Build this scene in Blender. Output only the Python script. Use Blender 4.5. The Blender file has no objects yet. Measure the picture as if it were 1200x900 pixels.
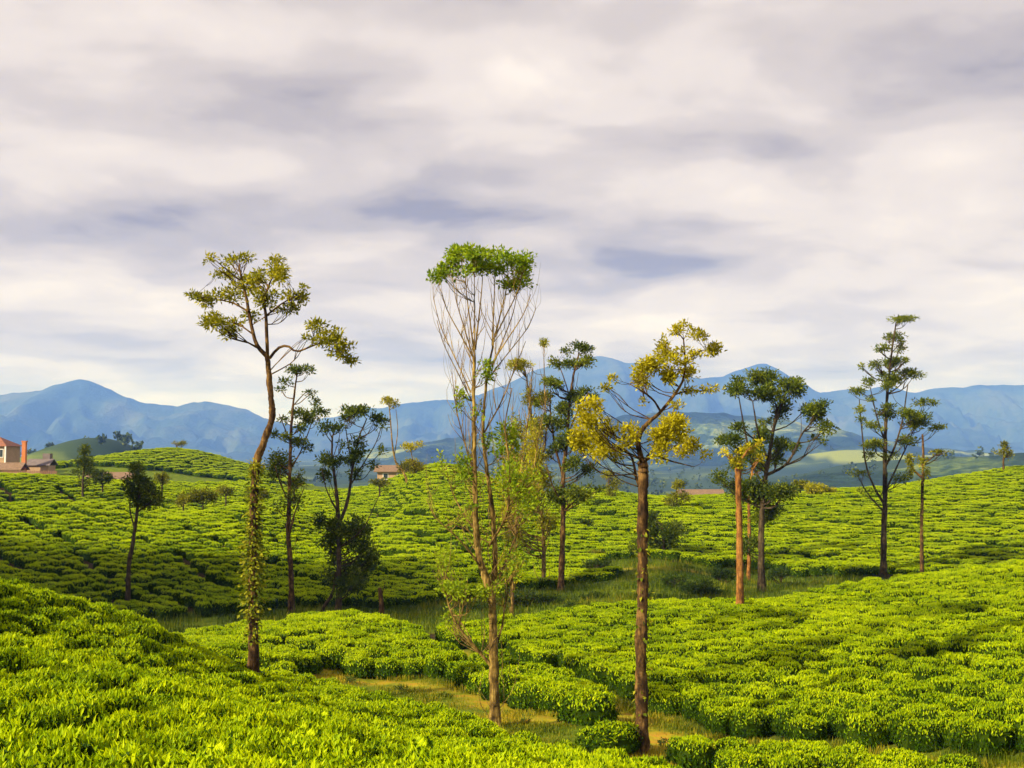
import bpy, math, random
import numpy as np
from mathutils import Vector, Matrix

# ------------------------------------------------------------------ camera, sky, sun, exposure
S = bpy.context.scene
COL = S.collection
W, H, F, HOR = 1200.0, 900.0, 1300.0, 530.0          # photo pixels, focal length in pixels, eye level row
PITCH = math.atan((HOR - H / 2) / F)
cam = bpy.data.cameras.new('camera'); cam.sensor_width = 36; cam.lens = 36 * F / W
cam.clip_start = 0.1; cam.clip_end = 60000
camo = bpy.data.objects.new('camera', cam); COL.objects.link(camo)
camo.location = (0, 0, 0); camo.rotation_euler = (math.pi / 2 + PITCH, 0, 0)
S.camera = camo
S.view_settings.view_transform = 'Standard'; S.view_settings.look = 'None'
S.view_settings.gamma = 1; S.view_settings.use_curve_mapping = False
S.view_settings.exposure = 0.85
SUN_EL, SUN_AZ = math.radians(27), math.radians(234)   # azimuth clockwise from +Y: behind and left of the camera
SUN_STRENGTH, SKY_STRENGTH = 5.0, 0.12
CLOUD_GAIN = 0.80

def nd(t, typ, loc=None, **kw):
    n = t.nodes.new(typ)
    for k, v in kw.items():
        if k in n.inputs.keys() if hasattr(n.inputs, 'keys') else False: n.inputs[k].default_value = v
        else: setattr(n, k, v)
    return n
def setin(n, **kw):
    for k, v in kw.items(): n.inputs[k.replace('_', ' ')].default_value = v
    return n
def math_node(t, op, a, b=None, c=None, clamp=False):
    n = t.nodes.new('ShaderNodeMath'); n.operation = op; n.use_clamp = clamp
    for i, v in enumerate((a, b, c)):
        if v is None: continue
        if hasattr(v, 'is_output'): t.links.new(v, n.inputs[i])
        else: n.inputs[i].default_value = v
    return n.outputs[0]
def ramp(t, fac, stops, interp='LINEAR'):
    n = t.nodes.new('ShaderNodeValToRGB'); n.color_ramp.interpolation = interp
    e = n.color_ramp.elements
    while len(e) < len(stops): e.new(0.5)
    for i, (p, c) in enumerate(stops):
        e[i].position = p; e[i].color = (c[0], c[1], c[2], 1) if hasattr(c, '__len__') else (c, c, c, 1)
    if fac is not None: t.links.new(fac, n.inputs[0])
    return n.outputs[0]
def mixc(t, fac, a, b, mode='MIX'):
    n = t.nodes.new('ShaderNodeMix'); n.data_type = 'RGBA'; n.blend_type = mode
    for i, v in ((0, fac), (6, a), (7, b)):
        if hasattr(v, 'is_output'): t.links.new(v, n.inputs[i])
        elif i == 0: n.inputs[0].default_value = v
        else: n.inputs[i].default_value = (v[0], v[1], v[2], 1)
    return n.outputs[2]
def noise(t, vec, scale, detail=4, rough=0.5, dist=0.0, out=0):
    n = t.nodes.new('ShaderNodeTexNoise'); n.inputs['Scale'].default_value = scale
    n.inputs['Detail'].default_value = detail; n.inputs['Roughness'].default_value = rough
    n.inputs['Distortion'].default_value = dist
    if vec is not None: t.links.new(vec, n.inputs['Vector'])
    return n.outputs[out]

world = bpy.data.worlds.new('World'); S.world = world; world.use_nodes = True
t = world.node_tree; t.nodes.clear()
wo = t.nodes.new('ShaderNodeOutputWorld'); bg = t.nodes.new('ShaderNodeBackground')
bg.inputs['Strength'].default_value = SKY_STRENGTH
t.links.new(bg.outputs[0], wo.inputs[0])
sky = t.nodes.new('ShaderNodeTexSky'); sky.sky_type = 'NISHITA'; sky.sun_disc = False
sky.sun_elevation = SUN_EL; sky.sun_rotation = SUN_AZ; sky.air_density = 1.0; sky.dust_density = 1.5
tc = t.nodes.new('ShaderNodeTexCoord'); sep = t.nodes.new('ShaderNodeSeparateXYZ')
t.links.new(tc.outputs['Generated'], sep.inputs[0])
# a deck of stratocumulus seen in perspective: direction -> point on a flat cloud base
zz = math_node(t, 'ADD', math_node(t, 'MAXIMUM', sep.outputs[2], 0.0), 0.16)
cx = math_node(t, 'DIVIDE', sep.outputs[0], zz); cy = math_node(t, 'DIVIDE', sep.outputs[1], zz)
cmb = t.nodes.new('ShaderNodeCombineXYZ')
t.links.new(math_node(t, 'MULTIPLY', cx, 0.75), cmb.inputs[0]); t.links.new(cy, cmb.inputs[1]); cmb.inputs[2].default_value = 3.7
big = noise(t, cmb.outputs[0], 0.9, 3, 0.45, 0.0)
cmb2 = t.nodes.new('ShaderNodeCombineXYZ')
t.links.new(math_node(t, 'MULTIPLY', cx, 1.5), cmb2.inputs[0]); t.links.new(math_node(t, 'MULTIPLY', cy, 1.6), cmb2.inputs[1]); cmb2.inputs[2].default_value = 9.1
fine = noise(t, cmb2.outputs[0], 1.5, 10, 0.50, 0.25)
dens = math_node(t, 'ADD', math_node(t, 'MULTIPLY', big, 0.40), math_node(t, 'MULTIPLY', fine, 0.60))
# the larger cloud masses in view, as directions: (column, row, half width, half height, slope, weight)
MASSES = [(80, 120, 170, 48, 0.0, -.085), (1120, 40, 260, 70, .12, -.17), (100, 262, 230, 20, 0.0, -.07), (760, 306, 150, 14, 0.0, -.085), (1010, 168, 190, 17, 0.0, -.06), (620, 150, 150, 14, .1, -.05),
          (560, 245, 260, 16, 0.0, -.035), (250, 395, 260, 18, 0.0, -.04), (560, 372, 160, 14, 0.0, -.03), (330, 95, 120, 25, .1, -.03), (1050, 330, 260, 18, 0, -.03), (700, 15, 90, 25, .1, -.04),
          (520, 60, 150, 42, .35, .075), (350, 185, 190, 34, 0.0, .075), (930, 232, 170, 40, 0.0, .075), (60, 215, 130, 22, 0.0, .045), (720, 110, 150, 22, .15, .06), (280, 432, 60, 20, 0, .05), (1110, 285, 110, 18, 0, .04), (200, 20, 200, 24, 0, .04), (900, 385, 220, 22, 0, .03), (430, 310, 200, 18, 0, .03)]
yy = math_node(t, 'MAXIMUM', sep.outputs[1], 0.05)
wn = t.nodes.new('ShaderNodeTexNoise'); wn.inputs['Scale'].default_value = 1.7; wn.inputs['Detail'].default_value = 5; t.links.new(cmb2.outputs[0], wn.inputs['Vector'])
ws = t.nodes.new('ShaderNodeSeparateXYZ'); t.links.new(wn.outputs['Color'], ws.inputs[0])
U = math_node(t, 'ADD', math_node(t, 'DIVIDE', sep.outputs[0], yy), math_node(t, 'MULTIPLY', math_node(t, 'SUBTRACT', ws.outputs[0], .5), .26))
Vv = math_node(t, 'ADD', math_node(t, 'DIVIDE', sep.outputs[2], yy), math_node(t, 'MULTIPLY', math_node(t, 'SUBTRACT', ws.outputs[1], .5), .045))
for px, py, hw, hh, sl_, wgt in MASSES:
    du = math_node(t, 'SUBTRACT', U, (px - 600) / F); dv = math_node(t, 'ADD', math_node(t, 'SUBTRACT', Vv, (530 - py) / F), math_node(t, 'MULTIPLY', du, sl_))
    q2 = math_node(t, 'ADD', math_node(t, 'POWER', math_node(t, 'DIVIDE', du, hw / F), 2.0), math_node(t, 'POWER', math_node(t, 'DIVIDE', dv, hh / F), 2.0))
    dens = math_node(t, 'MULTIPLY_ADD', math_node(t, 'EXPONENT', math_node(t, 'MULTIPLY', q2, -1.0)), wgt, dens)
K = 1.0 / SKY_STRENGTH * CLOUD_GAIN
cloudcol = ramp(t, dens, [(0.30, (0.230, 0.193, 0.180)), (0.39, (0.375, 0.322, 0.292)), (0.465, (0.480, 0.418, 0.385)), (0.54, (0.590, 0.522, 0.488)), (0.65, (0.715, 0.640, 0.592))], 'EASE')
sc_ = t.nodes.new('ShaderNodeVectorMath'); sc_.operation = 'SCALE'; sc_.inputs['Scale'].default_value = K
lowf = math_node(t, 'MULTIPLY', sep.outputs[2], 6.0, clamp=True)
cloudcol = mixc(t, lowf, mixc(t, 1.0, cloudcol, (1.0, 1.03, 1.14), 'MULTIPLY'), cloudcol)
t.links.new(cloudcol, sc_.inputs[0])
cover = ramp(t, dens, [(0.30, 0.965), (0.45, 0.985), (0.60, 0.995)])
t.links.new(mixc(t, cover, sky.outputs[0], sc_.outputs[0]), bg.inputs['Color'])

sl = bpy.data.lights.new('sun', 'SUN'); sl.energy = SUN_STRENGTH; sl.angle = math.radians(1.2); sl.color = (1.0, 0.89, 0.72)
so = bpy.data.objects.new('sun', sl); COL.objects.link(so)
sdir = Vector((math.sin(SUN_AZ) * math.cos(SUN_EL), math.cos(SUN_AZ) * math.cos(SUN_EL), math.sin(SUN_EL)))
so.rotation_euler = sdir.to_track_quat('Z', 'Y').to_euler(); so.location = sdir * 200

S.render.engine = 'CYCLES'
cy_ = S.cycles
cy_.use_denoising = True
try: cy_.denoiser = 'OPENIMAGEDENOISE'
except Exception: pass
cy_.max_bounces = 6; cy_.diffuse_bounces = 2; cy_.glossy_bounces = 2; cy_.transmission_bounces = 3
cy_.volume_bounces = 1; cy_.transparent_max_bounces = 4
cy_.caustics_reflective = False; cy_.caustics_refractive = False

# ------------------------------------------------------------------ helpers
rng = np.random.default_rng(7); random.seed(7)
CP, SP = math.cos(PITCH), math.sin(PITCH)
def P(px, py, d):
    """point of the photo's ray through (px, py) at ground distance d (metres along +Y)"""
    u = (px - W / 2) / F; v = -(py - H / 2) / F
    yc = CP - v * SP; zc = SP + v * CP
    return np.array([u * d / yc, d, zc * d / yc])
def XY(px, d):
    return ((px - W / 2) / F * d, d)

def wave(x, y, scale, seed, octs=3):
    """cheap smooth noise, about -1..1"""
    r = np.random.default_rng(seed); out = 0.0; amp = 1.0; tot = 0.0; fr = 1.0 / scale
    for o in range(octs):
        for k in range(4):
            a = r.uniform(0, 2 * math.pi); f = fr * r.uniform(0.7, 1.35) * 2 * math.pi; ph = r.uniform(0, 6.28)
            out = out + amp * np.sin((x * math.cos(a) + y * math.sin(a)) * f + ph) * 0.5
        tot += amp; amp *= 0.5; fr *= 2.0
    return out / tot

def link(o, parent=None):
    COL.objects.link(o)
    if parent is not None: o.parent = parent
    return o
def tag(o, label=None, cat=None, group=None, kind=None):
    if label: o['label'] = label
    if cat: o['category'] = cat
    if group: o['group'] = group
    if kind: o['kind'] = kind
    return o
def empty(name, loc, label=None, cat=None, group=None):
    o = bpy.data.objects.new(name, None); o.empty_display_size = 0.2; o.location = loc
    link(o); return tag(o, label, cat, group)

def mesh_np(name, verts, faces, mats, mat_idx=None, tint=None, smooth=False):
    """verts (N,3); faces list of arrays (M,k) each with its own k"""
    me = bpy.data.meshes.new(name)
    if not isinstance(faces, (list, tuple)): faces = [faces]
    faces = [np.asarray(f, dtype=np.int32) for f in faces if len(f)]
    nl = sum(f.size for f in faces); nf = sum(len(f) for f in faces)
    me.vertices.add(len(verts)); me.vertices.foreach_set('co', np.asarray(verts, dtype=np.float32).ravel())
    me.loops.add(nl); me.loops.foreach_set('vertex_index', np.concatenate([f.ravel() for f in faces]))
    me.polygons.add(nf)
    tot = np.concatenate([np.full(len(f), f.shape[1], dtype=np.int32) for f in faces])
    st = np.concatenate([[0], np.cumsum(tot)[:-1]]).astype(np.int32)
    me.polygons.foreach_set('loop_start', st)
    try: me.polygons.foreach_set('loop_total', tot)
    except Exception: pass
    for m in (mats if isinstance(mats, (list, tuple)) else [mats]): me.materials.append(m)
    if mat_idx is not None: me.polygons.foreach_set('material_index', np.asarray(mat_idx, dtype=np.int32))
    if smooth is True: me.polygons.foreach_set('use_smooth', np.ones(nf, dtype=bool))
    elif smooth is False: me.polygons.foreach_set('use_smooth', np.zeros(nf, dtype=bool))
    else: me.polygons.foreach_set('use_smooth', np.asarray(smooth, dtype=bool))
    if tint is not None:
        a = me.attributes.new('tint', 'FLOAT', 'FACE'); a.data.foreach_set('value', np.asarray(tint, dtype=np.float32))
    me.update(calc_edges=True); me.validate()
    return me
def obj(name, me, parent=None, loc=None):
    o = bpy.data.objects.new(name, me)
    if loc is not None: o.location = loc
    return link(o, parent)

class MB:
    """collects simple solids into one mesh"""
    def __init__(s): s.v = []; s.f4 = []; s.f3 = []; s.n = 0
    def add(s, v, f4=(), f3=()):
        v = np.asarray(v, float)
        s.v.append(v)
        if len(f4): s.f4.append(np.asarray(f4) + s.n)
        if len(f3): s.f3.append(np.asarray(f3) + s.n)
        s.n += len(v)
    def box(s, x0, x1, y0, y1, z0, z1):
        v = [(x, y, z) for z in (z0, z1) for y in (y0, y1) for x in (x0, x1)]
        s.add(v, [(0, 2, 3, 1), (4, 5, 7, 6), (0, 1, 5, 4), (2, 6, 7, 3), (0, 4, 6, 2), (1, 3, 7, 5)])
    def gable(s, x0, x1, y0, y1, z0, z1, t=0.12):
        """pitched roof, ridge along x, with thickness"""
        ym = (y0 + y1) / 2
        v = [(x, y, z) for x in (x0, x1) for (y, z) in ((y0, z0), (ym, z1), (y1, z0), (y0, z0 - t), (ym, z1 - t), (y1, z0 - t))]
        s.add(v, [(0, 6, 7, 1), (1, 7, 8, 2), (3, 4, 10, 9), (4, 5, 11, 10), (0, 1, 4, 3), (1, 2, 5, 4), (6, 9, 10, 7), (7, 10, 11, 8), (0, 3, 9, 6), (2, 8, 11, 5)])
    def hip(s, x0, x1, y0, y1, z0, z1, k=0.3):
        xm0 = x0 + (x1 - x0) * k; xm1 = x1 - (x1 - x0) * k; ym = (y0 + y1) / 2
        v = [(x0, y0, z0), (x1, y0, z0), (x1, y1, z0), (x0, y1, z0), (xm0, ym, z1), (xm1, ym, z1)]
        s.add(v, [(0, 1, 5, 4), (2, 3, 4, 5), (3, 2, 1, 0)], [(1, 2, 5), (3, 0, 4)])
    def tube(s, pts, rad, sides=7, cap=True):
        pts = np.asarray(pts, float); n = len(pts); rad = np.asarray(rad, float)
        tg = np.gradient(pts, axis=0); tg /= np.linalg.norm(tg, axis=1)[:, None] + 1e-9
        ref = np.where(np.abs(tg[:, 1:2]) < 0.9, np.array([[0, 1.0, 0]]), np.array([[1.0, 0, 0]]))
        a = np.cross(tg, ref); a /= np.linalg.norm(a, axis=1)[:, None] + 1e-9; b = np.cross(tg, a)
        th = np.linspace(0, 2 * np.pi, sides, endpoint=False)
        r = rad if rad.ndim == 2 else rad[:, None]
        v = pts[:, None, :] + (a[:, None, :] * np.cos(th)[None, :, None] + b[:, None, :] * np.sin(th)[None, :, None]) * (r[:, :, None] if r.shape[1] > 1 else r[:, None, :])
        idx = np.arange(n * sides).reshape(n, sides)
        i0 = idx[:-1]; i1 = idx[1:]
        f = np.stack([i0, np.roll(i0, -1, 1), np.roll(i1, -1, 1), i1], -1).reshape(-1, 4)
        v = v.reshape(-1, 3); f3 = []
        if cap:
            v = np.vstack([v, pts[-1:] + tg[-1:] * rad.reshape(n, -1)[-1, 0] * 0.4]); c = len(v) - 1
            f3 = [(idx[-1, k], idx[-1, (k + 1) % sides], c) for k in range(sides)]
        s.add(v, f, f3)
    def build(s, name, mat, parent=None, loc=None, smooth=False):
        fs = []
        if s.f4: fs.append(np.vstack(s.f4))
        if s.f3: fs.append(np.vstack(s.f3))
        return obj(name, mesh_np(name, np.vstack(s.v), fs, mat, smooth=smooth), parent, loc)

def spline(pts, n):
    """Catmull-Rom through pts"""
    pts = np.asarray(pts, float)
    if len(pts) == 2: return pts[0] + (pts[1] - pts[0]) * np.linspace(0, 1, n)[:, None]
    q = np.vstack([2 * pts[0] - pts[1], pts, 2 * pts[-1] - pts[-2]])
    out = []
    for u in np.linspace(0, len(pts) - 1 - 1e-6, n):
        i = int(u); k = u - i; p0, p1, p2, p3 = q[i:i + 4]
        out.append(0.5 * (2 * p1 + (p2 - p0) * k + (2 * p0 - 5 * p1 + 4 * p2 - p3) * k * k + (3 * p1 - p0 - 3 * p2 + p3) * k ** 3))
    return np.array(out)

def leaves(p, d, nrm, ln, wd, lift=0.25):
    """folded diamond leaves: one quad each, creased along the midrib"""
    d = d / (np.linalg.norm(d, axis=1)[:, None] + 1e-9)
    s = np.cross(d, nrm); s /= np.linalg.norm(s, axis=1)[:, None] + 1e-9
    up = np.cross(s, d)
    ln = ln[:, None]; wd = wd[:, None]
    mid = p + d * ln * 0.45 + up * wd * lift
    v = np.stack([p, mid + s * wd * 0.5, p + d * ln, mid - s * wd * 0.5], 1).reshape(-1, 3)
    f = np.arange(len(v)).reshape(-1, 4)
    return v, f
def rdir(n):
    v = rng.normal(size=(n, 3)); return v / np.linalg.norm(v, axis=1)[:, None]

# ------------------------------------------------------------------ materials
def mat(name):
    m = bpy.data.materials.new(name); m.use_nodes = True; m.node_tree.nodes.clear()
    o = m.node_tree.nodes.new('ShaderNodeOutputMaterial'); return m, m.node_tree, o
def principled(t, color, rough=0.7, spec=0.3, normal=None):
    b = t.nodes.new('ShaderNodeBsdfPrincipled')
    if hasattr(color, 'is_output'): t.links.new(color, b.inputs['Base Color'])
    else: b.inputs['Base Color'].default_value = (*color, 1)
    if hasattr(rough, 'is_output'): t.links.new(rough, b.inputs['Roughness'])
    else: b.inputs['Roughness'].default_value = rough
    b.inputs['Specular IOR Level'].default_value = spec
    if normal is not None: t.links.new(normal, b.inputs['Normal'])
    return b
def leaf_mat(name, stops, trans=0.35, rough=0.45, spec=0.35, patch=0.12, trans_gain=1.25):
    """foliage: colour from the leaf's own tint, the plant's chance and a slow patchiness; light passes through"""
    m, t, o = mat(name)
    a = t.nodes.new('ShaderNodeAttribute'); a.attribute_name = 'tint'
    oi = t.nodes.new('ShaderNodeObjectInfo'); g = t.nodes.new('ShaderNodeNewGeometry')
    nz = noise(t, g.outputs['Position'], 0.22, 3, 0.6)
    f = math_node(t, 'ADD', a.outputs['Fac'], math_node(t, 'MULTIPLY', math_node(t, 'SUBTRACT', oi.outputs['Random'], 0.5), 0.26))
    f = math_node(t, 'ADD', f, math_node(t, 'MULTIPLY', math_node(t, 'SUBTRACT', nz, 0.5), patch * 4), clamp=True)
    c = ramp(t, f, stops)
    b = principled(t, c, rough, spec)
    tr = t.nodes.new('ShaderNodeBsdfTranslucent')
    hs = t.nodes.new('ShaderNodeHueSaturation'); hs.inputs['Value'].default_value = trans_gain; hs.inputs['Hue'].default_value = 0.49
    t.links.new(c, hs.inputs['Color']); t.links.new(hs.outputs[0], tr.inputs['Color'])
    mx = t.nodes.new('ShaderNodeMixShader'); mx.inputs[0].default_value = trans
    t.links.new(b.outputs[0], mx.inputs[1]); t.links.new(tr.outputs[0], mx.inputs[2]); t.links.new(mx.outputs[0], o.inputs[0])
    return m
def bark_mat(name, c0, c1, c2, scale=6.0):
    m, t, o = mat(name)
    tcn = t.nodes.new('ShaderNodeTexCoord'); mp = t.nodes.new('ShaderNodeMapping'); mp.inputs['Scale'].default_value = (1, 1, 0.22)
    t.links.new(tcn.outputs['Object'], mp.inputs[0])
    n1 = noise(t, mp.outputs[0], scale * 2.2, 6, 0.65); n2 = noise(t, tcn.outputs['Object'], 1.3, 4, 0.6)
    f = math_node(t, 'ADD', math_node(t, 'MULTIPLY', n1, 0.6), math_node(t, 'MULTIPLY', n2, 0.4))
    n3 = noise(t, tcn.outputs['Object'], 5.0, 3, 0.7)
    f = math_node(t, 'ADD', math_node(t, 'MULTIPLY', f, 0.72), math_node(t, 'MULTIPLY', n3, 0.28))
    c = ramp(t, f, [(0.41, c0), (0.50, c1), (0.585, c2)])
    bp = t.nodes.new('ShaderNodeBump'); bp.inputs['Strength'].default_value = 0.9; bp.inputs['Distance'].default_value = 0.04
    t.links.new(n1, bp.inputs['Height'])
    b = principled(t, c, 0.9, 0.15, bp.outputs[0]); t.links.new(b.outputs[0], o.inputs[0])
    return m
def plain_mat(name, c, var=0.25, scale=3.0, rough=0.8, spec=0.2):
    m, t, o = mat(name)
    tcn = t.nodes.new('ShaderNodeTexCoord'); n = noise(t, tcn.outputs['Object'], scale, 5, 0.6)
    cc = ramp(t, n, [(0.3, [x * (1 - var) for x in c]), (0.7, [min(1, x * (1 + var)) for x in c])])
    b = principled(t, cc, rough, spec); t.links.new(b.outputs[0], o.inputs[0]); return m

M = {}
TEA = [(0.0, (0.010, 0.030, 0.001)), (0.30, (0.045, 0.110, 0.001)), (0.62, (0.228, 0.355, 0.001)), (1.0, (0.510, 0.610, 0.002))]
M['tea'] = leaf_mat('tea_leaf', TEA, 0.36, 0.6, 0.08, 0.13, 1.35)
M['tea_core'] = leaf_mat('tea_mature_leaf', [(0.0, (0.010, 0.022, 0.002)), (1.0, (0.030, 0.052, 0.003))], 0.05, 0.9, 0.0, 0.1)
M['tea_wood'] = bark_mat('tea_wood', (0.035, 0.022, 0.012), (0.09, 0.06, 0.035), (0.19, 0.15, 0.1), 20)
M['golden'] = leaf_mat('golden_leaf', [(0, (0.085, 0.095, 0.003)), (0.5, (0.32, 0.295, 0.005)), (1, (0.64, 0.57, 0.015))], 0.35, 0.6, 0.1, 0.08)
M['olive'] = leaf_mat('olive_leaf', [(0, (0.05, 0.062, 0.004)), (0.5, (0.185, 0.200, 0.008)), (1, (0.46, 0.42, 0.012))], 0.35, 0.6, 0.1, 0.1)
M['fresh'] = leaf_mat('fresh_leaf', [(0, (0.035, 0.075, 0.004)), (0.5, (0.135, 0.230, 0.006)), (1, (0.34, 0.42, 0.01))], 0.35, 0.6, 0.1, 0.1)
M['dark'] = leaf_mat('dark_leaf', [(0, (0.020, 0.038, 0.004)), (0.55, (0.070, 0.105, 0.008)), (1, (0.22, 0.25, 0.014))], 0.25, 0.6, 0.1, 0.1)
M['shrub'] = leaf_mat('shrub_leaf', [(0, (0.014, 0.030, 0.006)), (0.55, (0.045, 0.080, 0.010)), (1, (0.13, 0.16, 0.018))], 0.3, 0.6, 0.1, 0.1)
M['vine'] = leaf_mat('vine_leaf', [(0, (0.03, 0.055, 0.003)), (0.5, (0.12, 0.16, 0.006)), (1, (0.34, 0.33, 0.015))], 0.3, 0.6, 0.08, 0.05)
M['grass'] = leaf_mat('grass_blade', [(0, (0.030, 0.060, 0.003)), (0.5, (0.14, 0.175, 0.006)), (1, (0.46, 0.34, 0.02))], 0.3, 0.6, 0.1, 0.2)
M['bark'] = bark_mat('brown_bark', (0.014, 0.008, 0.004), (0.062, 0.033, 0.012), (0.20, 0.115, 0.034), 5)
M['bark_orange'] = bark_mat('orange_bark', (0.05, 0.020, 0.006), (0.20, 0.085, 0.020), (0.36, 0.18, 0.045), 5)
M['bark_pale'] = bark_mat('pale_bark', (0.035, 0.022, 0.008), (0.15, 0.095, 0.024), (0.36, 0.25, 0.065), 5)
M['bark_dark'] = bark_mat('dark_bark', (0.018, 0.013, 0.008), (0.05, 0.035, 0.018), (0.11, 0.08, 0.04), 5)
M['roof'] = plain_mat('clay_tile', (0.26, 0.11, 0.065), 0.3, 4)
M['roof_brown'] = plain_mat('brown_tile', (0.20, 0.13, 0.085), 0.3, 4)
M['roof_grey'] = plain_mat('grey_sheet', (0.16, 0.13, 0.13), 0.2, 2)
M['plaster'] = plain_mat('cream_plaster', (0.38, 0.25, 0.15), 0.15, 1)
M['white'] = plain_mat('white_paint', (0.78, 0.76, 0.72), 0.08, 2)
M['glass'] = plain_mat('dark_glass', (0.03, 0.04, 0.05), 0.1, 2, 0.1, 0.6)
M['brick'] = plain_mat('chimney_brick', (0.48, 0.17, 0.06), 0.25, 6)
M['fence'] = plain_mat('weathered_timber', (0.28, 0.15, 0.09), 0.25, 3)

# ------------------------------------------------------------------ the land
# control points: photo column, row, distance, height of the tea above the soil there
CPTS = []
def cp(*a): CPTS.extend(a)
T = 0.62
cp((0, 900, 7, T), (0, 800, 11.5, T), (0, 740, 17, T), (0, 690, 26, T), (150, 900, 7.2, T), (150, 805, 13, T), (150, 742, 22, T), (150, 720, 27, T),
   (300, 900, 7.5, T), (300, 835, 14.5, T), (300, 796, 26, T), (300, 790, 30, T), (450, 905, 8, T), (450, 862, 15, T), (450, 828, 25, T),
   (600, 915, 9, T), (600, 885, 16, T), (600, 873, 21.5, T), (740, 945, 10, T), (740, 905, 15, T), (745, 894, 19, T), (900, 985, 10, T), (1000, 960, 15, T),
   (-250, 690, 14, T), (-250, 640, 24, T), (-200, 900, 6, T))
cp((800, 893, 25.5, 0), (690, 852, 28, 0), (578, 852, 28, 0), (540, 812, 33, 0), (480, 803, 34.5, 0), (385, 792, 35.5, 0), (900, 905, 24, 0), (650, 815, 32, 0.3))
cp((1000, 893, 22.5, T), (1200, 890, 21, T), (1000, 805, 29, T), (800, 785, 33.5, T), (1200, 785, 28, T), (1000, 740, 37, T), (1200, 705, 39, T), (650, 762, 38, T),
   (1200, 658, 50, T), (1100, 674, 50, T), (1000, 690, 49, T), (870, 706, 47, T), (700, 714, 46, T), (560, 736, 43, T), (1450, 640, 45, T), (1450, 760, 25, T))
cp((450, 762, 38, T), (350, 735, 42, T), (420, 716, 49, T), (200, 760, 40, T), (0, 735, 44, T), (-150, 720, 44, T))
cp((350, 720, 56, 0), (450, 724, 55, 0), (560, 707, 60, 0), (700, 692, 64, 0), (740, 670, 72, 0), (830, 694, 61, 0), (930, 697, 58, 0), (870, 716, 55, 0), (1200, 690, 60, 0), (1050, 690, 60, 0))
cp((0, 672, 57, T), (0, 622, 71, T), (0, 590, 84, T), (0, 560, 112, T), (150, 700, 58, T), (150, 650, 67, T), (150, 612, 79, T), (150, 589, 92, T), (150, 566, 126, T),
   (300, 692, 61, T), (300, 650, 71, T), (300, 608, 84, T), (300, 591, 96, T), (300, 563, 138, T), (480, 692, 64, T), (480, 640, 76, T), (480, 600, 91, T), (480, 571, 111, T), (480, 557, 126, T),
   (640, 672, 70, T), (700, 650, 80, T), (700, 610, 95, T), (700, 574, 117, T), (850, 660, 76, T), (850, 620, 92, T), (850, 580, 120, T), (1000, 655, 73, T), (1000, 620, 88, T),
   (1000, 572, 117, T), (1200, 640, 76, T), (1200, 600, 92, T), (1200, 560, 111, T), (1200, 546, 122, T), (1400, 640, 80, T), (1400, 545, 125, T), (-150, 640, 62, T), (-150, 555, 110, T))
ZP = [(-56, 99, -6.0), (-44, 99, -6.2), (-34, 102, -6.6), (-26, 104, -6.9), (-18, 105, -7.0), (-11, 104, -6.6), (-54, 150, -4.9), (-45, 150, -4.6), (-64, 150, -4.2), (-78, 172, -3.2), (-72, 172, -3.2), (-15, 172, -3.6), (-8, 172, -3.8), (40, 165, -10), (80, 170, -9), (120, 160, -6), (-110, 150, -2), (0, 230, -16), (90, 230, -22), (-68, 232, -0.7), (-84, 226, -4.5), (-50, 226, -4.5), (-68, 262, -7), (-110, 240, -6), (-30, 240, -12),
      (0, 1.0, -1.75), (0, -6, -1.2), (-12, -4, 0.0), (12, -4, -3.2), (-40, -10, 3), (40, -20, -4), (0, -60, 0), (-12, 6, -0.9), (-30, 20, -0.8), (-60, 40, -2), (60, 20, -4), (90, 60, -4), (-90, 80, -2), (0, -150, -2), (150, 0, -5), (-150, 0, -3), (160, 120, -4), (-160, 150, -5)]
cpos = [P(a, b, d) - np.array([0, 0, h]) for a, b, d, h in CPTS] + [np.array(p, float) for p in ZP]
cpos = np.array(cpos)
def warp(x, y): return np.stack([np.arcsinh(x / 18.0), np.arcsinh(y / 18.0)], -1)
def tpsk(r2): return 0.5 * r2 * np.log(r2 + 1e-12)
_c = warp(cpos[:, 0], cpos[:, 1]); _n = len(_c)
_K = tpsk(((_c[:, None] - _c[None]) ** 2).sum(-1)) + np.eye(_n) * 2e-4
_Pm = np.hstack([np.ones((_n, 1)), _c])
_A = np.block([[_K, _Pm], [_Pm.T, np.zeros((3, 3))]])
_w = np.linalg.solve(_A, np.concatenate([cpos[:, 2], np.zeros(3)]))
FAR_Z = -34.0
def ground_z(x, y):
    x = np.atleast_1d(np.asarray(x, float)); y = np.atleast_1d(np.asarray(y, float)); shp = x.shape
    x = x.ravel(); y = y.ravel(); q = warp(x, y); out = np.empty(len(x))
    for i in range(0, len(x), 20000):
        s = slice(i, i + 20000)
        k = tpsk(((q[s, None] - _c[None]) ** 2).sum(-1))
        out[s] = k @ _w[:_n] + _w[_n] + q[s] @ _w[_n + 1:]
    r = np.hypot(x, y)
    b = np.clip((r - 190) / 190, 0, 1); b = b * b * (3 - 2 * b)
    b = np.where((y > 150) & (np.abs(x + 68) < 60) & (y < 275), b * np.clip((y - 235) / 40, 0, 1), b)
    far = FAR_Z + wave(x, y, 420, 5, 3) * np.clip((r - 200) / 600, 0, 1) * 9
    out = np.clip(out, -60, 12) * (1 - b) + far * b
    # soft hills of the valley floor
    for hx, hy, hz, sx, sy in HILLS: out = out + hz * np.exp(-((x - hx) / sx) ** 2 - ((y - hy) / sy) ** 2)
    return out.reshape(shp)
_h = P(115, 517, 640)
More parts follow.
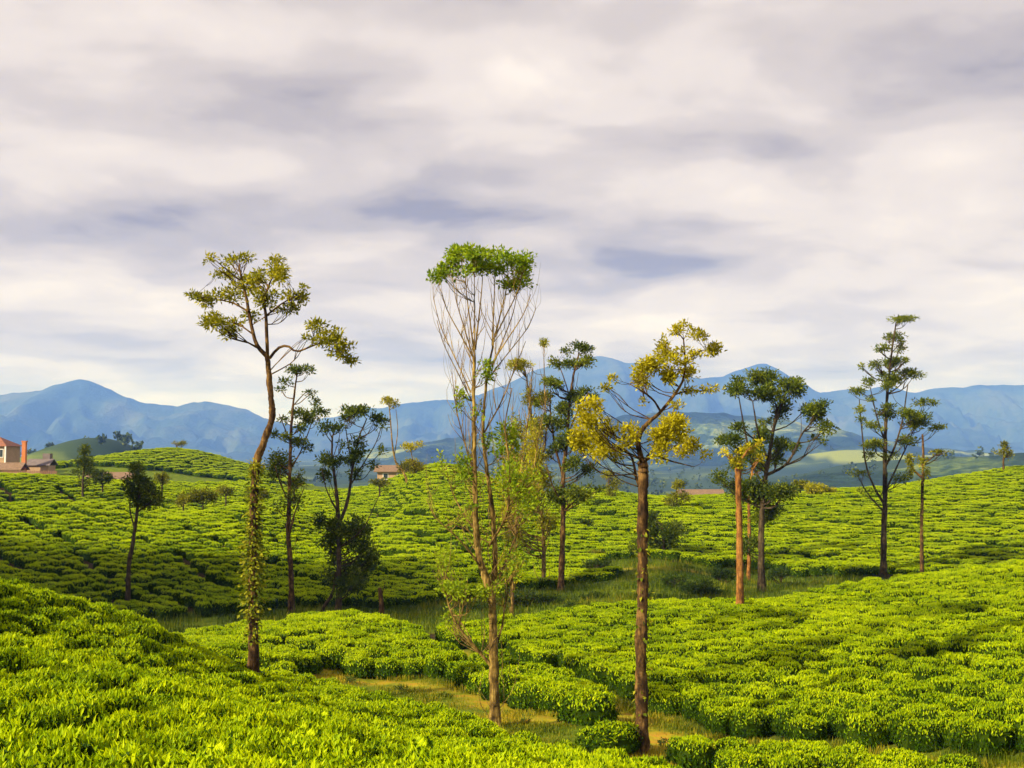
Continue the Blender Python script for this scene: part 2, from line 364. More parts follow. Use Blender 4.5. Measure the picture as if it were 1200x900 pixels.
HILLS = [(_h[0], 640, 38, 52, 120), (_h[0] - 90, 700, 18, 90, 120), (520, 1000, 26, 190, 150), (330, 1050, 14, 120, 160), (545, 1750, 25, 150, 200), (-900, 1500, 30, 500, 300), (1200, 1900, 40, 500, 350)]
def gz(x, y): return float(ground_z([x], [y])[0])

def axis(step, reach, n):
    k = np.linspace(0, 1, n); a = 1.0
    lo, hi = 1e-3, 40.0
    for _ in range(80):
        m = (lo + hi) / 2
        if reach * (math.sinh(m / (n - 1)) / math.sinh(m)) > step: lo = m
        else: hi = m
    return reach * np.sinh(lo * k) / math.sinh(lo)
xa = axis(0.35, 14000, 230); xs = np.concatenate([-xa[:0:-1], xa])
ya = axis(0.30, 14000, 330); yb = axis(0.9, 1500, 50); ys = np.concatenate([-yb[:0:-1], ya])
GX, GY = np.meshgrid(xs, ys)
GZ = ground_z(GX, GY) + wave(GX, GY, 3.0, 31, 3) * 0.05 * np.clip(GY / 10, 0, 1)

def seg_dist(x, y, pts):
    d = np.full(np.shape(x), 1e9)
    for (ax, ay), (bx, by) in zip(pts[:-1], pts[1:]):
        vx, vy = bx - ax, by - ay
        k = np.clip(((x - ax) * vx + (y - ay) * vy) / (vx * vx + vy * vy + 1e-9), 0, 1)
        d = np.minimum(d, np.hypot(x - ax - k * vx, y - ay - k * vy))
    return d
PATH_MAIN = [XY(1400, 19.6), XY(1250, 21.4), XY(1100, 23.2), XY(1000, 24.3), XY(880, 25.6), XY(800, 26), XY(740, 27.6), XY(660, 29), XY(580, 31.5), XY(520, 33.5), XY(450, 35), XY(380, 36.2)]
PATH_SIDE = [XY(800, 26.2), XY(745, 29.5), XY(705, 32.5), XY(655, 35.7), XY(590, 38.4), XY(500, 41.5)]
PATH_FAR = [XY(690, 74), XY(740, 73.5), XY(800, 74), XY(860, 73.5)]
def path_mask(x, y):
    n = wave(x, y, 2.4, 77, 3) * 0.55
    a = np.clip(0.95 - (seg_dist(x, y, PATH_MAIN) + n * 1.1) / 0.9, 0, 0.9)
    b = np.clip(1.1 - (seg_dist(x, y, PATH_SIDE) + n * .6) / 0.7, 0, 1)
    c = np.clip(1.0 - (seg_dist(x, y, PATH_FAR) + n) / 1.3, 0, 1) * 0.8
    return np.maximum(np.maximum(a, b), c)

m, t, o = mat('hillside_soil')
ap = t.nodes.new('ShaderNodeAttribute'); ap.attribute_name = 'path'
ag = t.nodes.new('ShaderNodeAttribute'); ag.attribute_name = 'grass'
af = t.nodes.new('ShaderNodeAttribute'); af.attribute_name = 'far'
g = t.nodes.new('ShaderNodeNewGeometry')
n1 = noise(t, g.outputs['Position'], 1.7, 6, 0.65); n2 = noise(t, g.outputs['Position'], 9.0, 5, 0.6); n3 = noise(t, g.outputs['Position'], 0.006, 5, 0.55, 0.6)
soil = ramp(t, n2, [(0.3, (0.035, 0.024, 0.012)), (0.7, (0.085, 0.055, 0.024))])
earth = ramp(t, n1, [(0.30, (0.16, 0.19, 0.008)), (0.45, (0.34, 0.30, 0.012)), (0.56, (0.46, 0.28, 0.022)), (0.70, (0.42, 0.16, 0.025))])
turf = ramp(t, n1, [(0.3, (0.045, 0.085, 0.004)), (0.55, (0.115, 0.165, 0.006)), (0.75, (0.24, 0.22, 0.012))])
farc = ramp(t, n3, [(0.36, (0.022, 0.045, 0.014)), (0.47, (0.030, 0.055, 0.016)), (0.56, (0.045, 0.075, 0.020)), (0.64, (0.13, 0.17, 0.03)), (0.70, (0.04, 0.07, 0.018))])
c = mixc(t, ag.outputs['Fac'], soil, turf); c = mixc(t, ap.outputs['Fac'], c, earth); afd = t.nodes.new('ShaderNodeAttribute'); afd.attribute_name = 'field'
c = mixc(t, af.outputs['Fac'], c, farc); c = mixc(t, afd.outputs['Fac'], c, (0.24, 0.28, 0.045))
bp = t.nodes.new('ShaderNodeBump'); bp.inputs['Strength'].default_value = 0.6; bp.inputs['Distance'].default_value = 0.05; t.links.new(n2, bp.inputs['Height'])
b = principled(t, c, 0.95, 0.1, bp.outputs[0]); t.links.new(b.outputs[0], o.inputs[0]); M['ground'] = m

nx, ny = len(xs), len(ys); idx = np.arange(nx * ny).reshape(ny, nx)
gf = np.stack([idx[:-1, :-1], idx[:-1, 1:], idx[1:, 1:], idx[1:, :-1]], -1).reshape(-1, 4)
gv = np.stack([GX, GY, GZ], -1).reshape(-1, 3)
gm = mesh_np('ground', gv, gf, M['ground'], smooth=True)
def in_poly(x, y, poly):
    x = np.asarray(x); y = np.asarray(y); ins = np.zeros(x.shape, bool); n = len(poly)
    for i in range(n):
        x0, y0 = poly[i]; x1, y1 = poly[(i + 1) % n]
        c = ((y0 > y) != (y1 > y)) & (x < (x1 - x0) * (y - y0) / (y1 - y0 + 1e-12) + x0); ins ^= c
    return ins
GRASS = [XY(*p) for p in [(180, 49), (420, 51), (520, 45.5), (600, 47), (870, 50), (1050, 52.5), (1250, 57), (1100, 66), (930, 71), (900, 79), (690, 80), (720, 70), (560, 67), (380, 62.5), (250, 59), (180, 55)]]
MEADOW = [XY(*p) for p in [(1250, 21), (1000, 23.6), (820, 24.2), (800, 20.5), (740, 20.5), (600, 23), (480, 26.5), (360, 32), (350, 37.5), (520, 38), (700, 34), (800, 29), (960, 26), (1250, 22)]]
gr = np.maximum(in_poly(GX, GY, GRASS), in_poly(GX, GY, MEADOW)).astype(float)
gr = np.maximum(gr, np.clip(1.6 - np.minimum(seg_dist(GX, GY, PATH_MAIN) / 2.0, seg_dist(GX, GY, PATH_SIDE) / 1.2), 0, 1))
R_ = np.hypot(GX, GY)
gr = np.maximum(gr, np.clip((R_ - 128) / 10, 0, 1))
for nme, val in (('path', path_mask(GX, GY)), ('grass', gr), ('far', np.clip((R_ - 200) / 120, 0, 1)), ('field', (np.hypot((GX - 560) / 85, (GY - 1690) / 110) < 1 + .25 * wave(GX, GY, 120, 3, 2)).astype(float) * .9)):
    a = gm.attributes.new(nme, 'FLOAT', 'POINT'); a.data.foreach_set('value', val.astype(np.float32).ravel())
ground = obj('ground', gm); tag(ground, 'rolling hillside soil, earth path and valley turf', 'ground', kind='structure')

# ------------------------------------------------------------------ far mountains and ridges
def range_mesh(name, label, prof, d, depth, base, seed, rough, material, nx=520, ny=60, gul=1.0):
    """a ridge: the skyline profile stands at distance d, slopes run down before and behind it with gullies"""
    pxs = np.linspace(prof[0][0], prof[-1][0], nx)
    py = np.interp(pxs, [p[0] for p in prof], [p[1] for p in prof])
    k = np.ones(3) / 3; py = np.convolve(np.pad(py, 1, 'edge'), k, 'valid') + wave(pxs, pxs * 0 + 3, 46, seed + 5, 4) * 1.8
    top = np.array([P(a, b_, d) for a, b_ in zip(pxs, py)])
    tt = np.linspace(-1, 1, ny); V = []
    for s in tt:
        fall = (1 - abs(s)) ** 1.25 if s < 0 else (1 - abs(s)) ** 1.1
        y = d + s * depth + wave(pxs * 10, pxs * 0, 900, seed + 3, 2) * depth * 0.5 * (1 - abs(s)) * abs(s)
        x = top[:, 0] * (1 + s * depth / d * 0.25)
        sp = np.abs(wave(top[:, 0] + s * 160, 0 * x + s * depth, 520, seed, 4))
        z = base + (top[:, 2] - base) * fall
        z = z - sp * rough * np.clip(1 - abs(abs(s) - 0.42) / 0.42, 0, 1) * gul * np.clip((top[:, 2] - base) / 150, 0.2, 1)
        z = z + wave(top[:, 0], 0 * x + s * depth, 150, seed + 9, 4) * rough * 0.10 * np.clip(abs(s) * 6, 0.15, 1)
        V.append(np.stack([x, y, z], -1))
    V = np.array(V); ii = np.arange(nx * ny).reshape(ny, nx)
    f = np.stack([ii[:-1, :-1], ii[:-1, 1:], ii[1:, 1:], ii[1:, :-1]], -1).reshape(-1, 4)
    o = obj(name, mesh_np(name, V.reshape(-1, 3), f, material, smooth=True)); return tag(o, label, 'mountain', kind='structure')
def forest_mat(name, stops, scale):
    m, t, o = mat(name); g = t.nodes.new('ShaderNodeNewGeometry')
    n = noise(t, g.outputs['Position'], scale, 6, 0.6, 0.4); n2 = noise(t, g.outputs['Position'], scale * 14, 3, 0.6)
    f = math_node(t, 'ADD', math_node(t, 'MULTIPLY', n, 0.8), math_node(t, 'MULTIPLY', n2, 0.2))
    c = ramp(t, f, stops)
    bp = t.nodes.new('ShaderNodeBump'); bp.inputs['Strength'].default_value = 0.7; bp.inputs['Distance'].default_value = 12; t.links.new(n2, bp.inputs['Height'])
    b = principled(t, c, 0.95, 0.05, bp.outputs[0]); t.links.new(b.outputs[0], o.inputs[0]); return m
M['mountain'] = forest_mat('mountain_forest', [(0.38, (0.008, 0.018, 0.010)), (0.50, (0.028, 0.048, 0.026)), (0.58, (0.050, 0.068, 0.036)), (0.70, (0.09, 0.10, 0.055))], 0.0021)
M['ridge'] = forest_mat('ridge_forest', [(0.40, (0.010, 0.024, 0.010)), (0.52, (0.026, 0.050, 0.018)), (0.57, (0.08, 0.12, 0.03)), (0.64, (0.24, 0.27, 0.06))], 0.0045)
range_mesh('mountain_range', 'high blue mountain range along the skyline', [(-700, 470), (-500, 452), (-300, 470), (-100, 464), (0, 460), (50, 456), (78, 447), (97, 441), (115, 449), (140, 462), (170, 471), (210, 473), (250, 470), (285, 477), (310, 489), (350, 500), (400, 506), (700, 512), (1300, 520)], 6200, 1700, -40, 21, 130, M['mountain'])
range_mesh('mountain_range', 'twin peaked blue mountains on the skyline', [(200, 515), (300, 506), (350, 497), (385, 488), (400, 484), (430, 478), (480, 471), (530, 467), (570, 458), (600, 444), (630, 431), (660, 422), (700, 416), (735, 421), (780, 433), (820, 442), (850, 437), (875, 429), (893, 423), (912, 430), (935, 446), (958, 457), (1000, 454), (1040, 452), (1075, 459), (1100, 453), (1140, 451), (1200, 448), (1350, 455), (1500, 462), (1700, 475), (2000, 500)], 7000, 1900, -40, 44, 150, M['mountain'])
range_mesh('forested_ridge', 'dark forested ridge below the twin peaks', [(420, 527), (520, 515), (580, 503), (650, 497), (720, 487), (790, 481), (850, 483), (900, 488), (950, 497), (990, 504), (1030, 514), (1080, 523), (1160, 530)], 2900, 800, -36, 63, 50, M['ridge'])
range_mesh('forested_ridge', 'low forested ridge beyond the right hill', [(860, 575), (920, 561), (960, 553), (1000, 553), (1050, 549), (1090, 540), (1130, 534), (1200, 529), (1300, 527), (1450, 540), (1600, 560)], 900, 220, -36, 84, 12, M['ridge'], 160, 30)

# ------------------------------------------------------------------ tea bushes
def bush_mesh(nl, size, seed, flat=4.4, lumpy=0.9, yng=0.50):
    """unit bush: radius 1 across, height 1; plucked flat-topped dome of leaves over mature foliage"""
    global rng; rng = np.random.default_rng(seed)
    # lumpy dome (the plucking table is uneven)
    def dome(th, r):
        lump = 1 + lumpy * (0.10 * np.sin(3 * th + seed) + 0.07 * np.sin(5 * th + 2 * seed))
        rr = r * lump
        h = (1 - np.clip(r, 0, 1) ** flat) ** 0.55
        h = h * (0.93 + 0.07 * np.sin(4.1 * rr * np.cos(th) + seed) * np.cos(3.7 * rr * np.sin(th) + seed * 1.7))
        return np.stack([rr * np.cos(th), rr * np.sin(th), 0.16 + 0.80 * h], -1)
    # core
    nr, ns = 7, 14
    rs = np.array([0.0, 0.3, 0.55, 0.75, 0.88, 0.96, 1.0]); th = np.linspace(0, 2 * np.pi, ns, endpoint=False)
    cv = np.vstack([dome(th, np.full(ns, r)) * np.array([0.93, 0.93, 0.94]) for r in rs[1:]])
    cv += rng.normal(size=cv.shape) * 0.035
    low = cv[-ns:] * np.array([0.72, 0.72, 0]) + np.array([0, 0, 0.10])
    cv = np.vstack([cv, low, [[0, 0, 0.9]]]); top = len(cv) - 1
    ring = np.arange((nr) * ns).reshape(nr, ns)
    cf = np.stack([ring[:-1], ring[1:], np.roll(ring[1:], -1, 1), np.roll(ring[:-1], -1, 1)], -1).reshape(-1, 4)
    ct = np.stack([np.full(ns, top), ring[0], np.roll(ring[0], -1)], -1)
    # leaves
    n = nl
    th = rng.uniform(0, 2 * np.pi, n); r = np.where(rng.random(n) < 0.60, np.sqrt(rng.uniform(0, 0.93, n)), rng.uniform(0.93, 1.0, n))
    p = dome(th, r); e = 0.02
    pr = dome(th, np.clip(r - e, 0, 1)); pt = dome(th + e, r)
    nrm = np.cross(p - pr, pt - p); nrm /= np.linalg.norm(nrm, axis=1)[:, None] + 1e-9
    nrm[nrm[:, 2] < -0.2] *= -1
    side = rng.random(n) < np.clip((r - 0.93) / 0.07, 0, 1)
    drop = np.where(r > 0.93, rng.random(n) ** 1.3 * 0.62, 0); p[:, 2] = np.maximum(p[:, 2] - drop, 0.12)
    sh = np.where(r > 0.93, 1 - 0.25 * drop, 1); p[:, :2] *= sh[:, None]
    rad = np.stack([np.cos(th), np.sin(th), np.zeros(n)], -1)
    nrm = np.where((r > 0.93)[:, None], nrm * 0.4 + rad * 0.8, nrm); nrm /= np.linalg.norm(nrm, axis=1)[:, None]
    young = (rng.random(n) < np.where(r > 0.93, 0.10, yng))
    q = rdir(n)
    tang = np.cross(nrm, q); tang /= np.linalg.norm(tang, axis=1)[:, None] + 1e-9
    d = np.where(young[:, None], tang * rng.uniform(0.35, 0.9, n)[:, None] + np.array([0, 0, 1.0]) * rng.uniform(0.5, 1.0, n)[:, None], tang + nrm * rng.uniform(-0.1, 0.5, n)[:, None])
    nn = np.where(young[:, None], nrm - d * 0.3 + q * 0.25, nrm + q * 0.45)
    p = p + nrm * rng.uniform(-0.05, 0.035, n)[:, None]
    ln = size * rng.uniform(0.65, 1.25, n) * np.where(young, 0.95, 1.1); wd = ln * rng.uniform(0.36, 0.5, n)
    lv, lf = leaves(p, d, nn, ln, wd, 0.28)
    tint = np.where(young, rng.uniform(0.58, 1.0, n), rng.uniform(0.08, 0.58, n)) - np.where(r > 0.93, 0.16 + 0.2 * drop, 0)  # side leaves: older, plus shade painted into their tint, darker lower down
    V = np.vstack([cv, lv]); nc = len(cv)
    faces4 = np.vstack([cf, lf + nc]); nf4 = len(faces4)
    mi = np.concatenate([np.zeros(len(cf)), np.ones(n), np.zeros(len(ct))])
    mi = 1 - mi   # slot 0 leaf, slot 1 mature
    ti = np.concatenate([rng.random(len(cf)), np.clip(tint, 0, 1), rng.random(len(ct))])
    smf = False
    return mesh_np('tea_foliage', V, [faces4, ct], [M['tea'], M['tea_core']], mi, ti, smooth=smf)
def stem_mesh(seed):
    r = np.random.default_rng(seed); b = MB()
    for k in range(6):
        a = k * 1.05 + r.uniform(-0.3, 0.3); e = np.array([math.cos(a) * r.uniform(.4, .68), math.sin(a) * r.uniform(.4, .68), r.uniform(.3, .5)])
        s = np.array([math.cos(a) * .08, math.sin(a) * .08, -0.10])
        b.tube(spline([s, (s + e) / 2 + r.normal(size=3) * .05 + np.array([0, 0, -.04]), e], 5), np.linspace(.045, .016, 5), 4, False)
    return mesh_np('tea_stem', np.vstack(b.v), [np.vstack(b.f4)], M['tea_wood'])
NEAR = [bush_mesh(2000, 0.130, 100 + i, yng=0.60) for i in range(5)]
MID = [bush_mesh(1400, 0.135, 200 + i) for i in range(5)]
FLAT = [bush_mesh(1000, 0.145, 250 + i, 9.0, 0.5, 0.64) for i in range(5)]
STEM = [stem_mesh(300 + i) for i in range(4)]

ZONE_A = [XY(*p) for p in [(-500, 5.0), (-350, 27), (-150, 29), (0, 30), (150, 31), (300, 31.5), (352, 32), (400, 31), (450, 29), (520, 27), (590, 24.2), (740, 20.6), (800, 17.5), (860, 14), (950, 9), (900, 5.2), (600, 4.2), (200, 4.2)]]
ZONE_B = [XY(*p) for p in [(825, 28.2), (765, 31.3), (725, 33.8), (665, 36.9), (600, 39.5), (515, 42.6), (515, 45), (600, 47), (870, 50.5), (1000, 53), (1300, 57), (1600, 54), (1600, 21), (1250, 22.2), (1080, 24.4), (940, 26.6)]]
ZONE_B2 = [XY(*p) for p in [(800, 25.4), (870, 24.9), (930, 24.9), (1080, 23.0), (1250, 20.8), (1500, 18), (1500, 12), (1100, 17), (930, 20.5), (820, 23.6)]]
ZONE_C = [[XY(*p) for p in [(190, 33.5), (330, 33.3), (362, 34.3), (368, 36.3), (330, 37.5), (180, 37)]],
          [XY(*p) for p in [(150, 38.6), (350, 38.6), (385, 37.2), (425, 35.9), (530, 35.2), (556, 36.6), (500, 40.6), (480, 45), (420, 49), (250, 48.5), (100, 46)]],
          [XY(*p) for p in [(535, 34.6), (590, 31.6), (640, 30.4), (702, 30.8), (692, 32.8), (640, 35.0), (575, 37.6), (550, 36.6)]]]
ZONE_D = [XY(*p) for p in [(-600, 46), (-250, 49), (0, 52), (150, 54.5), (300, 57.6), (380, 59), (480, 60.5), (560, 63), (640, 66.5), (720, 69.5), (728, 72), (690, 75), (700, 79.5), (760, 79.5), (850, 77.5), (900, 76), (925, 70.5), (1000, 69), (1100, 66), (1300, 62), (1300, 138), (-420, 138)]]
TREES_XY = []      # filled before planting so no bush grows through a trunk
TREE_BASES = [XY(297, 30), XY(578, 28), XY(752, 26), XY(867, 46.6), XY(1035, 68), XY(1080, 66.5), XY(150, 58)]
NOBUSH = TREE_BASES

def rows(zone, gfun, spacing, step, ra, rc, hgt, warpamp, seed, y0, y1, xr):
    """bushes along curved rows y = k*spacing - g(x): returns x, y, angle, along, across, height"""
    r = np.random.default_rng(seed); out = []
    kmin = int(min(y0 + gfun(x) for x in xr) / spacing) - 2; kmax = int(max(y1 + gfun(x) for x in xr) / spacing) + 2
    for k in range(kmin, kmax):
        x = xr[0] + r.uniform(0, step)
        while x < xr[1]:
            e = 0.05; sl = -(gfun(x + e) - gfun(x - e)) / (2 * e)
            y = k * spacing - gfun(x) + float(wave(np.array(x), np.array(k * spacing), 9, seed, 2)) * warpamp + r.normal() * 0.06
            L = math.hypot(1, sl)
            if y0 < y < y1: out.append((x, y, math.atan2(sl, 1), spacing / L))
            x += step / L * r.uniform(0.85, 1.18)
    a = np.array(out); ok = in_poly(a[:, 0], a[:, 1], zone); a = a[ok]
    n = len(a)
    al = ra * step * r.uniform(0.86, 1.2, n); ac = rc * a[:, 3] * r.uniform(0.88, 1.14, n)
    return np.column_stack([a[:, 0], a[:, 1], a[:, 2] + r.normal(size=n) * 0.12, al, ac, hgt * r.uniform(0.84, 1.14, n)])

gA = lambda x: 0.55 * x + 0.006 * x * x
gB = lambda x: -0.10 * x - 0.010 * max(0.0, x - 4) ** 2 * 0.6
gC = lambda x: 0.22 * x
gD = lambda x: (0.95 * x if x < -14 else -13.3 + 0.95 * 18 * (1 - math.exp(-(x + 14) / 18.0))) - 0.0022 * max(0, x - 8) ** 2
sets = []
def plant(zone, g, sp, st, ra, rc, h, wa, seed, y0, y1, xr, code):
    a = rows(zone, g, sp, st, ra, rc, h, wa, seed, y0, y1, xr)
    sets.append(np.column_stack([a, np.full(len(a), code)]))
plant(ZONE_A, gA, 0.78, 0.68, 0.63, 0.55, 0.66, 0.2, 1, 4, 33, (-28, 9), 0)
plant(ZONE_B, gB, 0.82, 0.80, 0.60, 0.485, 0.66, 0.4, 2, 20, 58, (-6, 42), 1)
plant(ZONE_B2, gB, 0.82, 0.80, 0.60, 0.51, 0.64, 0.3, 3, 11, 27, (1, 18), 1)
for z in ZONE_C: plant(z, gC, 0.82, 0.82, 0.64, 0.53, 0.70, 0.3, 4, 28, 50, (-28, 4), 2)
plant(ZONE_D, gD, 1.16, 0.92, 0.72, 0.44, 0.64, 0.4, 5, 45, 140, (-105, 75), 3)
ZONE_E = [(-98, 180), (-40, 180), (-36, 245), (-100, 245)]
plant(ZONE_E, gC, 1.9, 1.6, 0.66, 0.46, 0.9, 0.5, 6, 179, 246, (-100, -35), 3)
BU = np.vstack(sets)
# thin out along worn lanes and in random bare spots, keep clear of trunks
lane = (np.abs(((BU[:, 0] * 0.75 + BU[:, 1] * 0.66 + wave(BU[:, 0], BU[:, 1], 14, 12, 2) * 0.9) % 4.6) - 2.3) < 0.30) & (BU[:, 6] == 3)
keep = ~lane & (np.random.default_rng(3).random(len(BU)) > 0.018)
for tx, ty in NOBUSH: keep &= np.hypot(BU[:, 0] - tx, (BU[:, 1] - ty + 0.3) * 0.8) > 0.6
pm = path_mask(BU[:, 0], BU[:, 1]); keep &= ~((pm > 0.75) & (BU[:, 6] != 3))
BU = BU[keep]
BZ = ground_z(BU[:, 0], BU[:, 1])
R0 = np.random.default_rng(17)
# which bushes become single objects: those that show largest
def project(x, y, z):
    yc = y * CP + z * SP; zc = -y * SP + z * CP
    return W / 2 + F * x / yc, H / 2 - F * zc / yc
upx, upy = project(BU[:, 0], BU[:, 1], BZ + 0.7)
dist = np.hypot(BU[:, 0], BU[:, 1])
vis = (upx > -20) & (upx < 1220) & (upy < 925)
single = np.zeros(len(BU), bool)
for code, cnt in ((0, 120), (1, 105), (2, 73)):
    cand = np.where(vis & (BU[:, 6] == code))[0]
    if code == 2: cand = cand[np.argsort(dist[cand])]
    else: cand = cand[np.argsort(dist[cand])]
    single[cand[:cnt]] = True
T1B, T2B, T3B = XY(297, 30), XY(578, 28), XY(752, 26)
def bush_label(x, y, code):
    near = lambda p, r: math.hypot(x - p[0], y - p[1]) < r
    px_ = np.array([x]); py_ = np.array([y])
    dm = float(seg_dist(px_, py_, PATH_MAIN)[0]); ds = float(seg_dist(px_, py_, PATH_SIDE)[0])
    if code == 0:
        if math.hypot(x, y) < 7.2: return 'broad-leaved tea bush at the foot of the foreground slope, shoots largest of all', 'tea bushes at the very front'
        if near(T1B, 4): return 'tea bush crowding the base of the vine-clad bent trunk', 'tea bushes round the vine-clad trunk'
        return 'tea bush tipped with bright young shoots on the steep leafy foreground slope', 'tea bushes on the near slope'
    if code == 1:
        if in_poly(px_, py_, ZONE_B2)[0]:
            return ('tea bush in the low strip below the grassy lane, edging that lane', 'strip bushes edging the lane') if dm < 1.0 else ('tea bush deep in the low strip below the grassy lane', 'bushes inside the low strip')
        if ds < 1.25: return 'tea bush of the right hill edging the narrow side track', 'right hill bushes edging the side track'
        if dm < 1.6: return 'tea bush of the right hill edging the grassy lane at its foot', 'right hill bushes edging the lane'
        return 'rounded tea bush inside the right hill field, a few rows above the lane', 'bushes inside the right hill field'
    if in_poly(px_, py_, ZONE_C[0])[0]: return 'tea bush in the narrow plot behind the vine-clad trunk', 'bushes in the narrow plot'
    if in_poly(px_, py_, ZONE_C[2])[0]:
        return ('tea bush in the wedge plot facing the narrow side track', 'wedge plot bushes by the side track') if ds < dm else ('tea bush in the wedge plot facing the yellow grass behind the flat-topped tree', 'wedge plot bushes by the yellow grass')
    return ('tea bush at the front edge of the wide valley plot above the yellow grass', 'front bushes of the wide plot') if dm < 1.9 else ('tea bush inside the wide valley plot before the shaded turf', 'bushes inside the wide plot')
proto_fol = {}
def put_bush(x, y, z, ang, al, ac, h, me, st, label, group, name='tea_bush'):
    e = empty(name, (x, y, z), label, 'tea bush', group)
    e.rotation_euler = (0, 0, ang); e.scale = (al, ac, h)
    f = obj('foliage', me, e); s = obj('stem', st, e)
    return f, s
for i in np.where(single)[0]:
    x, y, ang, al, ac, h, code = BU[i]; code = int(code)
    pool = NEAR if code == 0 else (FLAT if code == 1 and R0.random() < .35 else MID)
    me = pool[R0.integers(len(pool))]; st = STEM[R0.integers(len(STEM))]
    f, s = put_bush(x, y, BZ[i], ang + (math.pi if R0.random() < .5 else 0), al, ac, h, me, st, *bush_label(x, y, code))
    proto_fol.setdefault(me.name, f); proto_fol.setdefault(st.name, s)
# lone bushes beside the path
q = XY(690, 28.6); put_bush(q[0], q[1], gz(*q), 0.2, 0.78, 0.7, 0.82, MID[1], STEM[0], 'solitary round tea bush standing alone in the grass beside the earth path', None)
q = XY(712, 25.6); put_bush(q[0], q[1], gz(*q), 0.5, 0.8, 0.6, 0.62, MID[2], STEM[1], 'low dark tea bush at the foot of the golden leaved tree', None)
# all further bushes: one mass, instanced from the single bushes' own meshes
rest = np.where(~single)[0]
order = [m.name for m in NEAR + MID + FLAT]
pm_ = bpy.data.meshes.new('tea_plantation')
pm_.vertices.add(len(rest)); pm_.vertices.foreach_set('co', np.column_stack([BU[rest, 0], BU[rest, 1], BZ[rest]]).astype(np.float32).ravel())
def pattr(me, n, typ, val):
    a = me.attributes.new(n, typ, 'POINT'); a.data.foreach_set('value' if typ in ('INT', 'FLOAT') else 'vector', np.ascontiguousarray(val).ravel())
nr_ = len(rest)
pattr(pm_, 'rot', 'FLOAT_VECTOR', np.column_stack([np.zeros(nr_), np.zeros(nr_), BU[rest, 2] + np.where(R0.random(nr_) < .5, math.pi, 0)]).astype(np.float32))
pattr(pm_, 'scl', 'FLOAT_VECTOR', BU[rest][:, [3, 4, 5]].astype(np.float32))
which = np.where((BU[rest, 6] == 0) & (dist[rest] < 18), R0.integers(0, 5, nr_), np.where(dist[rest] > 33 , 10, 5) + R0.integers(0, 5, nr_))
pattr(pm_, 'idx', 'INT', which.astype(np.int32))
tea_field = obj('tea_plantation', pm_)
tag(tea_field, 'dense rows of clipped tea bushes covering the hills beyond', 'tea plantation', kind='stuff')
ng = bpy.data.node_groups.new('tea_rows', 'GeometryNodeTree')
ng.interface.new_socket('Geometry', in_out='INPUT', socket_type='NodeSocketGeometry'); ng.interface.new_socket('Geometry', in_out='OUTPUT', socket_type='NodeSocketGeometry')
gi = ng.nodes.new('NodeGroupInput'); go = ng.nodes.new('NodeGroupOutput')
iop = ng.nodes.new('GeometryNodeInstanceOnPoints'); gti = ng.nodes.new('GeometryNodeGeometryToInstance')
for nme in reversed(order):          # join order is reversed by the multi-socket: last linked comes first
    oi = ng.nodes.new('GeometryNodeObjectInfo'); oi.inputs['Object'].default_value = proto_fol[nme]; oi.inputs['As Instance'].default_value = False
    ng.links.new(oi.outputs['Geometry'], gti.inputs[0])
def nattr(n, dt):
    a = ng.nodes.new('GeometryNodeInputNamedAttribute'); a.data_type = dt; a.inputs['Name'].default_value = n
    return a.outputs[0]
ng.links.new(gi.outputs[0], iop.inputs['Points']); ng.links.new(gti.outputs[0], iop.inputs['Instance'])
iop.inputs['Pick Instance'].default_value = True
ng.links.new(nattr('idx', 'INT'), iop.inputs['Instance Index'])
e2r = ng.nodes.new('FunctionNodeEulerToRotation'); ng.links.new(nattr('rot', 'FLOAT_VECTOR'), e2r.inputs[0]); ng.links.new(e2r.outputs[0], iop.inputs['Rotation'])
ng.links.new(nattr('scl', 'FLOAT_VECTOR'), iop.inputs['Scale'])
ng.links.new(iop.outputs[0], go.inputs[0])
mod = tea_field.modifiers.new('rows', 'NODES'); mod.node_group = ng

# ------------------------------------------------------------------ trees
def clump_leaves(c, a, b, n, ln, wd, tint, droop=0.0, up=0.5):
    q = rng.normal(size=(n, 3)) * 0.52; q /= np.maximum(1, np.linalg.norm(q, axis=1) / 1.5)[:, None]
    p = c + q * np.array([a, a, b])
    d = q * 0.9 + rdir(n) * 0.9; d[:, 2] += up * 0.5 - droop
    nn = rdir(n) * 0.8; nn[:, 2] += 0.7
    l = ln * rng.uniform(0.6, 1.3, n); w = wd * rng.uniform(0.7, 1.25, n)
    v, f = leaves(p, d, nn, l, w, 0.2)
    return v, f, np.clip(tint + rng.normal(size=n) * 0.2, 0, 1)

